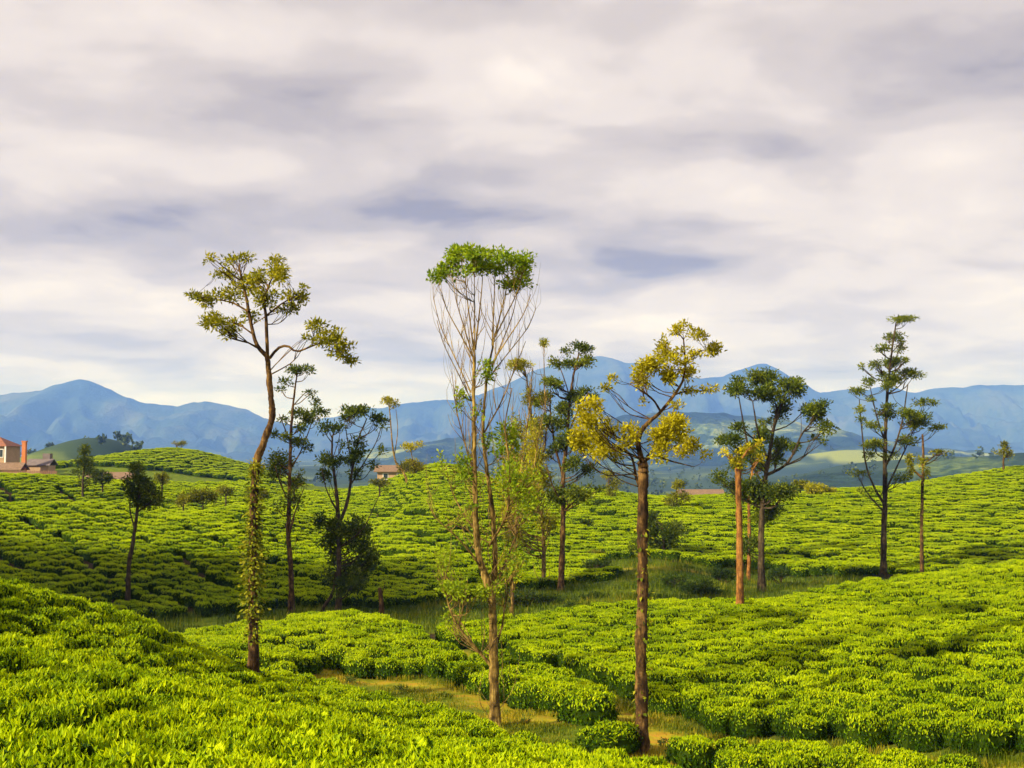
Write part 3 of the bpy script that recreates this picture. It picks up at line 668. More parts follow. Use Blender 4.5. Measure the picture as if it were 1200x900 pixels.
LS = 0.72
def tree(name, label, d, limbs, blobs, bark, leaf, ln=0.2, wd=0.09, crown_r=1.5, seed=1, group=None, cat='tree',
         dens=1.0, twig_px=1.0, bare=0, vine=None, tint=0.5, crown_name='crown', layers=1, csize=1.0):
    """limbs: (part, [(px, py, depth offset m)...], radius px at start, at end); blobs: (px, py, rx, ry, parts[, tint shift, leaf density])"""
    global rng; rng = np.random.default_rng(seed)
    b0 = limbs[0][1][0]; base = P(b0[0], b0[1], d); gzz = gz(base[0], base[1]); root_loc = np.array([base[0], base[1], gzz])
    root = empty(name, tuple(root_loc), label, cat, group)
    m_px = d / F; samples = []
    for li, (part, pts, r0, r1) in enumerate(limbs):
        w = [P(p[0], p[1], d + (p[2] if len(p) > 2 else 0)) for p in pts]
        if li == 0: w[0] = np.array([w[0][0], w[0][1], gzz - 0.25])
        if part == 'stem2': w[0] = np.array([w[0][0], w[0][1], gz(w[0][0], w[0][1]) - 0.25])
        L = sum(np.linalg.norm(np.array(w[i + 1]) - w[i]) for i in range(len(w) - 1))
        n = int(np.clip(L / (m_px * (4 if li == 0 else 7)), 6, 150)); sp = spline(w, n)
        thick = r0 * m_px > 0.05
        k = np.linspace(0, 1, n)
        if thick: sp[1:-1] += np.cumsum(rng.normal(size=(n - 2, 3)), 0) * 0.0 + rng.normal(size=(n - 2, 3)) * r0 * m_px * 0.045
        rad = (r0 + (r1 - r0) * k) * m_px
        fl = np.exp(-k * L / 0.32) * (r0 * m_px > 0.06) * (li == 0)
        sides = 14 if thick else 5
        nzz = rng.normal(size=(n, sides)); nzz = (nzz + np.roll(nzz, 1, 0) + np.roll(nzz, -1, 0) + np.roll(nzz, 2, 0)) / 2   # plates run up the trunk
        ang = np.linspace(0, 2 * np.pi, sides, endpoint=False)
        rr = rad[:, None] * (1 + nzz * (0.06 if thick else 0.03)) * (1 + fl[:, None] * (0.75 + 0.4 * np.sin(3 * ang + seed)[None]))
        if thick: rr = rr * (1 + 0.10 * wave(k * L, k * 0, 0.9, seed + li, 2))[:, None]
        mb = MB(); mb.tube(sp - root_loc, rr, sides)
        mb.build('trunk' if part == 'stem2' else part, M[bark], root, smooth=True)
        samples.append((sp, rad))
    allp = np.vstack([s for s, r in samples]); allr = np.concatenate([r for s, r in samples])
    tw = MB(); lv = []; nv = 0; zmax = allp[:, 2].max()
    for bl in [b_ for b_ in blobs for _ in range(layers)]:
        px, py, rx, ry, ns = bl[:5]; ts = bl[5] if len(bl) > 5 else 0; dn = bl[6] if len(bl) > 6 else 1.0
        bd = rng.uniform(-1, 1) * crown_r * 0.75
        for s in range(ns):
            if ns == 1: ox = oy = 0.0; sx, sy = rx, ry
            else:
                a_ = rng.uniform(0, 2 * np.pi); q = math.sqrt(rng.random()) * 0.78
                ox, oy = math.cos(a_) * q * rx * 1.15, math.sin(a_) * q * ry * 1.15
                f_ = csize / math.sqrt(ns) * rng.uniform(0.55, 1.5); sx, sy = max(rx * f_, 2.0), max(ry * f_ * 1.0, 1.5)
            c = P(px + ox, py + oy, d + bd + rng.uniform(-1, 1) * rx * m_px * 0.8)
            A, B = sx * m_px, sy * m_px
            n = int(np.clip(dens * dn * 5.5 * math.pi * A * B / (ln * wd * LS * LS * 0.5), 8, 2500))
            v, f, ti = clump_leaves(c, A, B, n, ln * LS, wd * LS, tint + ts + rng.normal() * 0.1)
            lv.append((v - root_loc, f + nv, ti)); nv += len(v)
            # twig from the nearest lower wood to this clump
            hd = np.hypot(allp[:, 0] - c[0], allp[:, 1] - c[1]); dd = hd + 1.3 * np.abs(allp[:, 2] - (c[2] - 0.5 * hd - 0.1)) + rng.random(len(allp)) * 0.2
            j = int(np.argmin(dd)); s0 = allp[j]; D = np.linalg.norm(c - s0)
            if D > 0.08:
                midp = (s0 + c) / 2 + np.array([0, 0, -0.10 * D]) + rng.normal(size=3) * D * 0.06
                r_ = min(allr[j] * 0.7, twig_px * m_px * min(0.9, 0.5 + 0.2 * D))
                tw.tube(spline([s0 - root_loc, midp - root_loc, c - root_loc], 6), np.linspace(r_, 0.25 * r_, 6), 4, False)
                for _ in range(2):
                    e = c + rdir(1)[0] * np.array([A, A, B]) * 0.8
                    tw.tube(spline([midp - root_loc, (midp * .4 + e * .6) - root_loc + rng.normal(size=3) * .05 * D, e - root_loc], 4), np.linspace(r_ * .6, r_ * .2, 4), 3, False)
    for _ in range(bare):       # bare upright twigs
        j = rng.integers(len(allp)); s0 = allp[j]; h = min(rng.uniform(0.5, 1.6) * crown_r * 0.7, 0.92 * (zmax - s0[2]))
        if h < 0.15: continue
        e = s0 + np.array([rng.normal() * 0.2 * h, rng.normal() * 0.2 * h, h])
        r_ = min(allr[j] * 0.6, 0.7 * m_px * twig_px)
        tw.tube(spline([s0 - root_loc, (s0 + e) / 2 - root_loc + rng.normal(size=3) * .06 * h + np.array([(e - s0)[0] * .2, 0, -.05 * h]), e - root_loc], 6), np.linspace(r_, r_ * .3, 6), 3, False)
    if tw.n: tag(tw.build('twig_spray', M[bark], root, smooth=True), kind='stuff')
    if lv:
        V = np.vstack([l[0] for l in lv]); Fq = np.vstack([l[1] for l in lv]); ti = np.concatenate([l[2] for l in lv])
        obj(crown_name, mesh_np(crown_name, V, Fq, M[leaf], tint=ti), root)
    if vine:
        y0, y1, n, l_, w_, spread, mt = vine
        sp, rad = samples[0]; pys = np.array([project(p[0], p[1], p[2])[1] for p in sp])
        k = np.where((pys < y0) & (pys > y1))[0]
        bulge = 0.35 + np.exp(-((pys[k] - (0.62 * y0 + 0.38 * y1)) / (0.24 * (y0 - y1))) ** 2) if n > 500 else np.ones(len(k))
        jj = rng.choice(k, n, p=bulge / bulge.sum()); q = rdir(n); q[:, 2] *= 0.4
        off = rad[jj][:, None] * 1.0 + (np.abs(rng.normal(size=n)) * spread * np.interp(jj, k, np.minimum(bulge, 1.0)))[:, None]
        p = sp[jj] + (sp[np.minimum(jj + 1, len(sp) - 1)] - sp[jj]) * rng.random(n)[:, None] + q * off
        dd = q + rdir(n) * 0.6; dd[:, 2] -= 0.5
        v, f = leaves(p - root_loc, dd, q + rdir(n) * 0.4, l_ * rng.uniform(.6, 1.3, n), w_ * rng.uniform(.6, 1.3, n), 0.15)
        vo = obj('climbing_vine', mesh_np('climbing_vine', v, f, M[mt], tint=rng.random(n)), root)
    return root

def project(x, y, z):
    yc = y * CP + z * SP; zc = -y * SP + z * CP
    return W / 2 + F * x / yc, H / 2 - F * zc / yc

# the vine-clad tree with the S-bent trunk
tree('tall_tree', 'tall tree with bent trunk wrapped in pale climbing vine, olive crown leaning right', 30,
     [('trunk', [(297, 788), (296, 700), (297, 620), (300, 547), (311, 514), (319, 488), (317, 460), (313.5, 418)], 5.6, 3.0),
      ('limb', [(313.5, 418), (301, 404, .1), (294, 378, .2), (289, 350, .2), (283, 325, .1), (280, 308)], 2.7, 0.8),
      ('limb', [(313.5, 418), (312, 375, -.2), (310, 353, -.3), (316, 332, -.4), (325, 315, -.4)], 2.3, 0.7),
      ('limb', [(316, 420), (326, 408), (337, 405.5), (347, 412), (360, 408), (376, 402), (392, 404)], 1.9, 0.7),
      ('limb', [(291, 365), (273, 355, .3), (250, 350, .5), (228, 347, .6)], 1.3, 0.5),
      ('limb', [(312, 370), (330, 356, -.4), (348, 346, -.6)], 1.2, 0.5),
      ('limb', [(297, 392), (278, 379, .3), (262, 377, .4)], 1.2, 0.5),
      ('limb', [(301, 407), (290, 401, -.2)], 1.5, 0.9)],
     [(286, 304, 22, 6, 6), (262, 318, 16, 8, 5), (305, 322, 14, 8, 4), (332, 322, 14, 10, 5), (348, 345, 13, 10, 6), (225, 344, 11, 7, 4), (240, 352, 12, 8, 4), (285, 335, 18, 9, 5), (312, 350, 18, 9, 6), (252, 376, 15, 11, 6), (270, 386, 9, 8, 3), (335, 362, 14, 6, 4), (266, 345, 15, 8, 4), (250, 305, 8, 5, 2), (318, 304, 10, 5, 2), (295, 365, 12, 6, 2), (356, 336, 7, 5, 2),
      (387, 398, 18, 10, 8), (371, 385, 12, 7, 4), (400, 410, 15, 9, 6), (413, 423, 8, 4, 3), (360, 396, 8, 5, 2), (298, 545, 5, 4, 1)],
     'bark', 'olive', 0.17, 0.075, 1.3, 11, dens=0.85, csize=1.0, vine=(760, 545, 1900, 0.12, 0.075, 0.13, 'vine'), tint=0.55)
# the tall flat-topped tree
fan = []
for (sx, sy, so, ex, ey, r) in [(555, 420, 0, 516, 338, 1.0), (555, 420, 0, 530, 325, 1.1), (556, 415, .2, 545, 318, 1.2), (557, 410, 0, 566, 316, 1.3), (556, 430, -.2, 556, 318, 1.0), (577, 405, .3, 580, 316, 1.2), (577, 405, .2, 596, 320, 1.1), (580, 395, -.2, 612, 322, 1.0), (577, 430, 0, 606, 345, 1.0), (552, 460, .3, 508, 350, 0.9), (577, 425, -.4, 622, 345, 0.9), (553, 470, -.4, 512, 375, .8), (575, 440, .4, 628, 362, .8)]:
    fan.append(('limb', [(sx, sy, so), (sx + (ex - sx) * .38, sy + (ey - sy) * .33, so * 1.3), (sx + (ex - sx) * .8, sy + (ey - sy) * .7, so * 2), (ex, ey, so * 2.6)], r, 0.4))
tree('tall_tree', 'tallest tree with many bare upswept branches and a flat bright green crown', 28,
     [('trunk', [(580, 853), (579, 800), (578, 750), (576, 700), (566, 668), (560, 645), (557, 600), (556.5, 545), (555.5, 490), (555, 418)], 5.6, 1.6),
      ('limb', [(577, 705), (580, 660, .3), (578, 610, .5), (572, 560, .5), (566, 510, .4), (570, 450, .3), (578, 402, .3)], 3.6, 1.1),
      ('limb', [(573, 640, .2), (590, 612, -.2), (597, 585, -.3), (597, 545, -.4), (592, 500, -.4), (600, 455, -.5)], 1.7, 0.6),
      ('limb', [(580, 690), (597, 648, .5), (612, 605, .8), (628, 550, 1), (636, 505, 1.1)], 1.5, 0.4),
      ('limb', [(562, 628), (545, 605, .3), (530, 576, .5), (522, 545, .6)], 1.3, 0.4), ('limb', [(566, 668), (540, 634, -.5), (511, 607, -.8), (500, 585, -.9)], 1.2, 0.4),
      ('limb', [(577, 782), (556, 757, -.2), (538, 735, -.4), (525, 706, -.5), (519, 660, -.5)], 2.2, 0.6), ('limb', [(538, 735, -.4), (545, 700, -.3), (548, 680, -.2)], 1.0, 0.4),
      ('limb', [(578, 770), (588, 735, .3), (595, 695, .5), (612, 660, .6)], 1.5, 0.4), ('limb', [(557, 560), (545, 520, .4), (535, 480, .6), (530, 440, .7)], 1.2, 0.4),
      ('limb', [(566, 510, .4), (588, 470, .8), (604, 430, 1), (616, 400, 1.1)], 1.1, 0.4)] + fan,
     [(547, 297, 20, 8, 7, .05), (572, 299, 22, 8, 7), (601, 305, 18, 9, 6), (617, 318, 10, 6, 4), (513, 322, 10, 7, 4, -.05), (526, 309, 14, 9, 5), (604, 333, 17, 6, 5, .1), (556, 310, 22, 7, 5), (585, 313, 14, 6, 3), (540, 322, 10, 5, 2, -.2, .5),
      (570, 435, 10, 12, 5, -.1, .5), (540, 468, 7, 10, 4, -.1, .4), (590, 520, 20, 25, 9, -.1, .35), (545, 540, 14, 18, 5, 0, .3), (600, 560, 24, 20, 7, .1, .3), (560, 480, 6, 6, 2, 0, .3), (520, 545, 10, 10, 3, .1, .25),
      (519, 655, 13, 12, 6, .25, .45), (535, 690, 20, 10, 6, .25, .4), (570, 690, 22, 10, 6, .2, .5), (530, 720, 10, 10, 4, .2, .3), (600, 660, 18, 20, 6, 0, .22), (615, 580, 22, 30, 8, .1, .2), (540, 600, 18, 16, 4, .1, .2)],
     'bark_pale', 'fresh', 0.15, 0.075, 1.4, 12, dens=0.7, bare=320, tint=0.78, layers=2, twig_px=0.9)
# the golden tree
tree('golden_tree', 'golden leaved tree with straight bare brown trunk beside the earth path', 26,
     [('trunk', [(752, 890), (752, 830), (751, 760), (753, 690), (753, 620), (754, 560), (753, 540)], 7.6, 5.6),
      ('limb', [(754, 545), (748, 522), (750, 507), (762, 493, .1), (774, 483, .2), (790, 463, .3), (800, 446, .3), (803, 425, .3), (801, 398, .2)], 3.4, 0.7),
      ('limb', [(774, 482, .2), (766, 469, -.1), (755, 460, -.3), (738, 450, -.4)], 1.6, 0.5), ('limb', [(756, 540), (768, 534, -.3), (785, 540, -.5), (813, 547, -.6)], 2.0, 0.5),
      ('limb', [(752, 575), (746, 561, .3), (740, 535, .5), (724, 522, .7), (700, 520, .9), (684, 505, 1)], 2.0, 0.6), ('limb', [(790, 463, .3), (806, 458, .6), (826, 458, .8)], 1.1, 0.4),
      ('limb', [(802, 428, .3), (818, 412, 0), (834, 410, -.2)], 1.0, 0.4), ('limb', [(758, 535), (775, 520, .4), (795, 512, .7)], 1.5, 0.5)],
     [(690, 486, 18, 16, 7), (700, 512, 24, 20, 10), (714, 530, 18, 10, 5), (680, 515, 13, 16, 5, .1), (733, 510, 14, 12, 5), (782, 508, 22, 18, 9, .05), (804, 522, 13, 12, 5), (770, 528, 13, 9, 4), (790, 492, 12, 8, 3),
      (773, 432, 22, 18, 9), (742, 437, 12, 9, 3, .1), (754, 447, 12, 8, 4), (800, 387, 11, 10, 4), (777, 408, 8, 10, 3), (822, 392, 9, 6, 3), (834, 410, 11, 8, 4), (802, 418, 20, 10, 6), (818, 457, 17, 4, 4), (722, 440, 8, 6, 2), (714, 454, 7, 4, 2, -.35), (793, 476, 8, 5, 2), (827, 532, 6, 4, 1), (800, 437, 14, 8, 3), (755, 473, 7, 9, 2, -.2, .5)],
     'bark', 'golden', 0.13, 0.062, 1.2, 13, dens=0.9, csize=1.0, vine=(850, 620, 150, 0.13, 0.07, 0.05, 'vine'), tint=0.55)
# pollard
tree('pollard_tree', 'straight orange pollarded trunk topped with a tuft of yellow leaves', 46.6,
     [('trunk', [(867, 713), (867, 660), (866, 600), (865, 550), (865, 541)], 4.2, 3.3), ('limb', [(865, 545), (860, 538, .2), (851, 531, .4)], 1.5, .6), ('limb', [(866, 545), (873, 532, -.2), (880, 524, -.3)], 1.6, .6)],
     [(874, 528, 9, 7, 5), (862, 536, 8, 6, 4), (849, 530, 5, 3, 1), (888, 536, 5, 5, 2, -.1), (890, 520, 4, 4, 1), (868, 545, 6, 5, 2, -.2)], 'bark_orange', 'golden', 0.2, 0.11, 0.5, 14, tint=.62)
# dark eucalypts behind the pollard
tree('spreading_tree', 'broad dark green tree with domed leaf clumps behind the pollarded trunk', 62,
     [('trunk', [(893, 690), (892, 640), (893, 600), (897, 560), (901, 535), (906, 505), (911, 478)], 4.0, 1.3), ('limb', [(896, 570), (882, 545, .5), (872, 500, 1), (866, 466, 1.2)], 1.8, .6),
      ('limb', [(897, 557), (918, 547, -.5), (930, 531, -1), (939, 510, -1.4), (951, 495, -1.6)], 1.9, .6), ('limb', [(900, 540), (888, 505, -.8), (882, 470, -1.2)], 1.5, .6), ('limb', [(906, 505), (916, 475, .6), (923, 455, 1)], 1.3, .5), ('limb', [(895, 585), (912, 575, .5), (922, 565, .8)], 1.2, .4)],
     [(868, 452, 12, 7, 4), (856, 458, 8, 5, 2), (890, 446, 16, 8, 5, .05), (885, 463, 18, 9, 5), (905, 460, 10, 8, 3), (922, 449, 16, 8, 5, .05), (936, 457, 8, 7, 2), (918, 481, 10, 8, 3), (955, 489, 14, 9, 5), (960, 477, 9, 6, 2), (966, 500, 7, 5, 2), (944, 479, 6, 5, 1), (898, 495, 8, 5, 2), (862, 500, 7, 4, 2), (850, 515, 7, 4, 2), (865, 515, 8, 5, 2), (895, 507, 9, 7, 3),
      (920, 520, 10, 5, 2), (932, 525, 7, 7, 2), (955, 513, 6, 3, 1), (965, 518, 4, 2, 1), (910, 540, 8, 8, 3), (846, 560, 9, 5, 2), (858, 568, 9, 8, 3), (885, 577, 20, 17, 8), (915, 570, 20, 12, 7), (897, 600, 14, 10, 4), (880, 640, 12, 8, 4), (880, 530, 10, 8, 2)],
     'bark_dark', 'dark', 0.26, 0.12, 2.2, 15, csize=1.1, dens=1.15, bare=6)
tree('slim_tree', 'slim pale trunk standing close behind the broad dark tree', 71, [('trunk', [(877, 664), (878, 620), (878, 580), (882, 545), (884, 510)], 2.2, 1.0), ('limb', [(878, 585), (868, 560, .4), (860, 545, .6)], 1, .4)],
     [(866, 548, 10, 6, 3), (882, 520, 9, 8, 3), (874, 580, 8, 6, 2), (890, 545, 8, 6, 2)], 'bark_orange', 'dark', 0.26, 0.12, 1.0, 16)
tree('layered_tree', 'tall airy tree with many flat layered leaf pads on the right slope', 68,
     [('trunk', [(1035, 668), (1036, 620), (1037, 585), (1037, 540), (1038, 500), (1040, 460), (1044, 420), (1050, 378)], 3.6, 0.7), ('limb', [(1037, 592), (1025, 572, .6), (1015, 545, 1), (1010, 505, 1.3), (1007, 468, 1.4)], 1.5, .5),
      ('limb', [(1037, 548), (1049, 522, -.8), (1058, 490, -1.2), (1064, 450, -1.4)], 1.4, .5), ('limb', [(1038, 575), (1052, 545, .8), (1066, 515, 1.4), (1080, 480, 1.8)], 1.3, .4), ('limb', [(1038, 520), (1028, 490, -.8), (1020, 455, -1.1)], 1.1, .4), ('limb', [(1036, 600), (1018, 580, -1), (1006, 560, -1.5)], 1, .4)],
     [(1053, 374, 16, 3, 5), (1045, 397, 7, 4, 2), (1057, 401, 4, 4, 1), (1055, 409, 5, 4, 1), (1032, 409, 8, 3.5, 2), (1061, 420, 6, 4, 2), (1030, 427, 9, 5, 3), (1045, 425, 11, 5, 3), (1009, 429, 3, 3, 1), (1065, 439, 12, 5, 4), (1045, 443, 14, 5, 4), (1035, 451, 8, 4, 2), (1020, 448, 6, 5, 2), (1003, 456, 10, 4, 3), (1021, 467, 7, 2.5, 2), (1040, 475, 10, 4, 3), (1035, 484, 13, 3.5, 3), (1008, 480, 5, 4, 1), (1010, 492, 5, 3, 1), (1070, 485, 12, 6, 4), (1078, 490, 8, 5, 2), (1075, 498, 12, 4, 3), (1085, 472, 9, 3, 2), (1095, 472, 4, 3, 1), (1097, 501, 7, 2.5, 2), (1025, 501, 12, 4, 3), (1060, 516, 10, 4, 3), (1030, 520, 12, 4, 3), (1015, 523, 7, 3, 2), (1020, 533, 6, 3, 1), (1046, 535, 8, 4, 2, 0, .6), (1010, 556, 10, 3, 2, 0, .6), (1018, 576, 10, 5, 2, 0, .4), (1056, 560, 8, 4, 2, 0, .4)],
     'bark_dark', 'dark', 0.24, 0.11, 2.0, 17, csize=1.1, dens=1.1, bare=6, tint=.55)
tree('broken_tree', 'thin broken-topped trunk with one side branch beside the layered tree', 66.5, [('trunk', [(1080, 669), (1080, 620), (1081, 570), (1082, 535), (1081, 509)], 2.2, 1.0), ('limb', [(1081, 560), (1070, 550, .4), (1064, 535, .6)], 1.4, .8), ('limb', [(1082, 545), (1094, 535, -.4), (1103, 532, -.6)], .9, .4)],
     [(1104, 530, 12, 2.5, 4, -.3), (1065, 537, 3.5, 6, 2), (1068, 552, 3, 8, 2, -.1), (1084, 541, 4, 5, 2), (1086, 555, 3, 6, 1, -.2)], 'bark', 'olive', 0.22, 0.11, .6, 18, vine=(650, 540, 130, .16, .09, .06, 'vine'))
# slender dark trees beyond the vine-clad one
tree('slender_tree', 'slender tree with a dark green umbrella tuft beside the vine-clad trunk', 57,
     [('trunk', [(342, 720), (341, 670), (338, 628), (339, 585), (340, 545), (341, 505), (344, 470), (348, 438)], 3.4, 0.8), ('limb', [(338, 630), (346, 600, .6), (357, 570, 1)], 1.3, .4), ('limb', [(339, 590), (328, 565, -.6), (322, 545, -1)], 1.1, .4), ('limb', [(340, 550), (352, 530, .5), (362, 505, .8), (370, 480, 1)], 1, .4), ('limb', [(341, 520), (333, 500, -.5), (327, 485, -.7)], .9, .4), ('limb', [(344, 475), (356, 462, .4), (366, 455, .6)], .7, .3)],
     [(357, 433, 15, 7, 5), (334, 447, 6, 4, 1), (329, 457, 5, 2.5, 1), (364, 461, 6, 3, 1), (370, 471, 5, 4, 1), (375, 482, 6, 4, 2), (357, 486, 10, 7, 4), (348, 498, 7, 7, 2), (333, 492, 6, 3, 1), (324, 505, 7, 5, 2), (334, 512, 6, 4, 1), (355, 518, 8, 4, 2), (362, 524, 5, 4, 1), (345, 484, 5, 4, 1), (328, 548, 16, 18, 7, .1, .6), (352, 562, 13, 9, 4, .2, .45), (338, 590, 16, 12, 4, .15, .3)],
     'bark', 'dark', 0.24, 0.11, 1.3, 19, csize=1.05, dens=1.05, bare=6)
tree('forked_tree', 'forked dark tree with a bushy dark skirt round its lower trunk', 56.5,
     [('trunk', [(397, 722), (397, 680), (397, 640), (396, 600), (393, 565), (389, 535), (390, 510)], 3.6, 0.9), ('limb', [(397, 615), (408, 585, .6), (413, 550, .8), (420, 515, 1), (430, 490, 1.1)], 2.2, .6), ('stem2', [(374, 723, -.3), (381, 709, -.3), (390, 695, -.2), (393, 670)], 2.2, 1.4), ('limb', [(410, 570, .7), (425, 545, 1.2), (440, 520, 1.5), (447, 500, 1.6)], 1, .4), ('limb', [(396, 600), (383, 575, -.6), (377, 550, -.9)], 1.1, .4), ('limb', [(413, 550, .8), (408, 520, .4), (404, 495, .2)], 1, .4), ('limb', [(400, 640), (425, 620, -.8), (440, 590, -1.2), (447, 575, -1.3)], .9, .3)],
     [(408, 486, 11, 7, 4), (426, 480, 15, 6, 5), (440, 493, 10, 9, 4), (418, 484, 10, 5, 3), (390, 501, 12, 7, 4), (381, 500, 6, 6, 2), (422, 518, 8, 8, 3), (391, 535, 14, 11, 6), (413, 538, 14, 10, 5), (448, 527, 4, 5, 1), (402, 522, 5, 4, 1), (437, 545, 6, 4, 1), (420, 555, 10, 8, 3), (383, 560, 9, 8, 3),
      (405, 640, 30, 20, 16), (400, 668, 26, 20, 14), (425, 660, 16, 22, 9), (388, 615, 16, 14, 6), (420, 620, 16, 12, 6), (410, 690, 20, 10, 5)],
     'bark_dark', 'dark', 0.26, 0.12, 1.7, 20, dens=0.8, bare=6)
tree('tree_stump', 'short broken stump on the valley turf near the forked tree', 55, [('trunk', [(447, 727), (447, 712), (446, 699), (445, 689)], 3.2, 2.2), ('limb', [(446, 700), (449, 692, .1), (451, 685, .2)], 1.1, .4)], [(446, 722, 5, 4, 2, 0, .5)], 'bark', 'shrub', .2, .08, .3, 21, cat='stump')
# beyond the flat-topped tree
tree('clumped_tree', 'dark trunk with stacked rounded leaf clumps behind the golden foliage', 66,
     [('trunk', [(657, 690), (659, 640), (660, 600), (660, 555), (664, 520), (667, 475), (672, 440), (678, 415)], 3.6, 0.8), ('limb', [(660, 560), (650, 520, .8), (645, 480, 1.2), (645, 455, 1.3)], 1.6, .5), ('limb', [(665, 510), (678, 480, -.8), (690, 460, -1.2)], 1.1, .4), ('limb', [(660, 600), (676, 585, .8), (695, 572, 1.2)], 1.1, .4), ('limb', [(660, 590), (648, 570, -.8), (640, 545, -1.2)], 1.2, .4), ('limb', [(668, 465), (658, 435, .5), (652, 424, .8)], .8, .3)],
     [(680, 408, 12, 5, 4), (662, 413, 6, 4, 2), (665, 424, 7, 4, 2), (682, 424, 11, 6, 4, .3), (651, 425, 6, 5, 2, .3), (644, 448, 12, 6, 4, .2), (655, 448, 6, 5, 2), (686, 457, 10, 5, 3), (671, 462, 12, 5, 4), (678, 469, 5, 5, 1), (694, 467, 5, 5, 2), (640, 470, 14, 9, 5, .15), (655, 480, 10, 8, 3), (648, 495, 14, 7, 4), (665, 520, 14, 11, 6), (650, 530, 10, 8, 3), (685, 548, 8, 7, 3), (676, 580, 13, 9, 4), (650, 585, 12, 10, 4), (697, 571, 8, 4, 2), (668, 545, 12, 9, 4)],
     'bark', 'dark', 0.26, 0.12, 1.7, 22, csize=1.1, dens=1.1, bare=6)
tree('sapling', 'slender olive sapling with wispy bare tips beside the clumped tree', 67,
     [('trunk', [(637, 690), (637, 640), (634, 590), (629, 540), (622, 480), (616, 436)], 2.4, 0.6), ('limb', [(633, 580), (622, 555, .6), (612, 520, 1), (608, 480, 1.2)], 1.1, .4), ('limb', [(630, 550), (640, 510, -.6), (638, 450, -.9), (637, 405, -1)], 1, .3), ('limb', [(634, 600), (618, 580, -.8), (605, 545, -1.4), (598, 505, -1.6)], 1, .3)],
     [(612, 428, 12, 5, 4, .2), (637, 402, 4, 4, 1, -.2), (622, 465, 8, 8, 3, 0, .4), (606, 500, 10, 12, 4, 0, .4), (628, 505, 12, 12, 4, 0, .4), (618, 540, 24, 16, 8, .05, .4), (610, 575, 22, 18, 8, 0, .35), (634, 565, 14, 14, 5, 0, .4), (640, 610, 12, 14, 4, 0, .3), (600, 620, 14, 18, 5, 0, .3)],
     'bark_pale', 'olive', 0.24, 0.1, 1.6, 23, layers=2, bare=170, tint=.5)
tree('sapling', 'leggy sapling of bare pale twigs behind the flat-topped tree', 52,
     [('trunk', [(600, 716), (602, 660), (606, 600), (612, 540), (620, 480), (624, 430)], 1.8, 0.4), ('limb', [(604, 630), (594, 590, .4), (590, 545, .6), (588, 500, .7)], .9, .3), ('limb', [(606, 610), (622, 570, -.5), (630, 520, -.8), (640, 470, -1)], .9, .3), ('limb', [(610, 560), (600, 510, .8), (602, 460, 1)], .7, .3)],
     [(610, 560, 22, 22, 7, .1, .25), (596, 600, 14, 16, 5, .1, .25), (625, 520, 12, 20, 5, .1, .25), (598, 660, 14, 14, 4, 0, .3)], 'bark_pale', 'olive', 0.2, 0.09, 1.2, 24, layers=2, bare=170, tint=.55)
tree('thin_tree', 'thin pale leaning tree with a small yellow tuft near the brown-roofed house', 118,
     [('trunk', [(480, 566), (472, 552), (464, 542), (460, 522), (458, 498), (456, 476)], 1.5, 0.6), ('limb', [(462, 535), (466, 505, .8), (464, 480, 1)], .6, .3)], [(450, 470, 8, 4, 3), (461, 471, 7, 4, 3), (470, 545, 7, 5, 2, -.2)], 'bark_pale', 'golden', 0.4, 0.18, 1.0, 25, tint=.4)
tree('thin_tree', 'small wispy tree with orange tuft in front of the brown-roofed house', 122, [('trunk', [(487, 562), (485, 548), (482, 530)], 1.0, .5)], [(480, 522, 8, 4, 3), (492, 521, 4, 3, 1), (488, 545, 12, 7, 5, -.2), (478, 550, 7, 5, 2, -.2)], 'bark_pale', 'golden', 0.4, 0.18, 0.8, 26, tint=.3)
tree('small_tree', 'small round-headed dark tree leaning on the left tea slope', 58, [('trunk', [(150, 699), (151, 665), (156, 635), (160, 605), (163, 580)], 3.0, 1.4), ('limb', [(158, 620), (152, 595, .4), (156, 570, .5)], 1.0, .4), ('limb', [(161, 600), (175, 590, -.4), (182, 580, -.6)], 1, .4)],
     [(160, 556, 11, 10, 6), (168, 570, 16, 12, 8), (157, 582, 9, 11, 5), (180, 582, 9, 10, 5), (168, 588, 14, 8, 5), (152, 565, 5, 7, 2)], 'bark_dark', 'dark', 0.24, 0.11, .9, 27, dens=.9)
tree('pine_tree', 'small spiky pine beside the long low brown building', 112, [('trunk', [(97, 588), (97, 565), (99, 545), (100, 530)], 1.3, .5)], [(100, 530, 6, 6, 4), (97, 542, 9, 5, 4), (104, 541, 7, 5, 3), (100, 554, 11, 5, 4), (100, 566, 9, 3, 3, .3, .6)], 'bark_dark', 'dark', 0.42, 0.14, .9, 28)
tree('small_tree', 'low dark spreading tree right of the spiky pine', 116, [('trunk', [(120, 583), (120, 570), (118, 560)], 1.1, .6)], [(116, 557, 9, 5, 4), (126, 561, 7, 4, 3), (110, 561, 6, 4, 2)], 'bark_dark', 'dark', 0.42, 0.16, .8, 29)
tree('small_tree', 'lone small brown tree on the crest of the right tea hill', 121, [('trunk', [(1176, 548), (1176, 535), (1178, 524)], 1.2, .5)], [(1178, 523, 6, 7, 4), (1179, 530, 8, 5, 4)], 'bark', 'olive', 0.42, 0.16, .6, 30, tint=.3)
tree('small_tree', 'small brownish tree on the ridge left of the golden tree', 112, [('trunk', [(714, 592), (714, 575), (713, 560)], 1.1, .5)], [(713, 558, 7, 5, 4, .2), (716, 568, 9, 5, 4, .1), (716, 580, 7, 5, 3, 0, .6)], 'bark', 'olive', 0.4, 0.16, .7, 31, tint=.4)
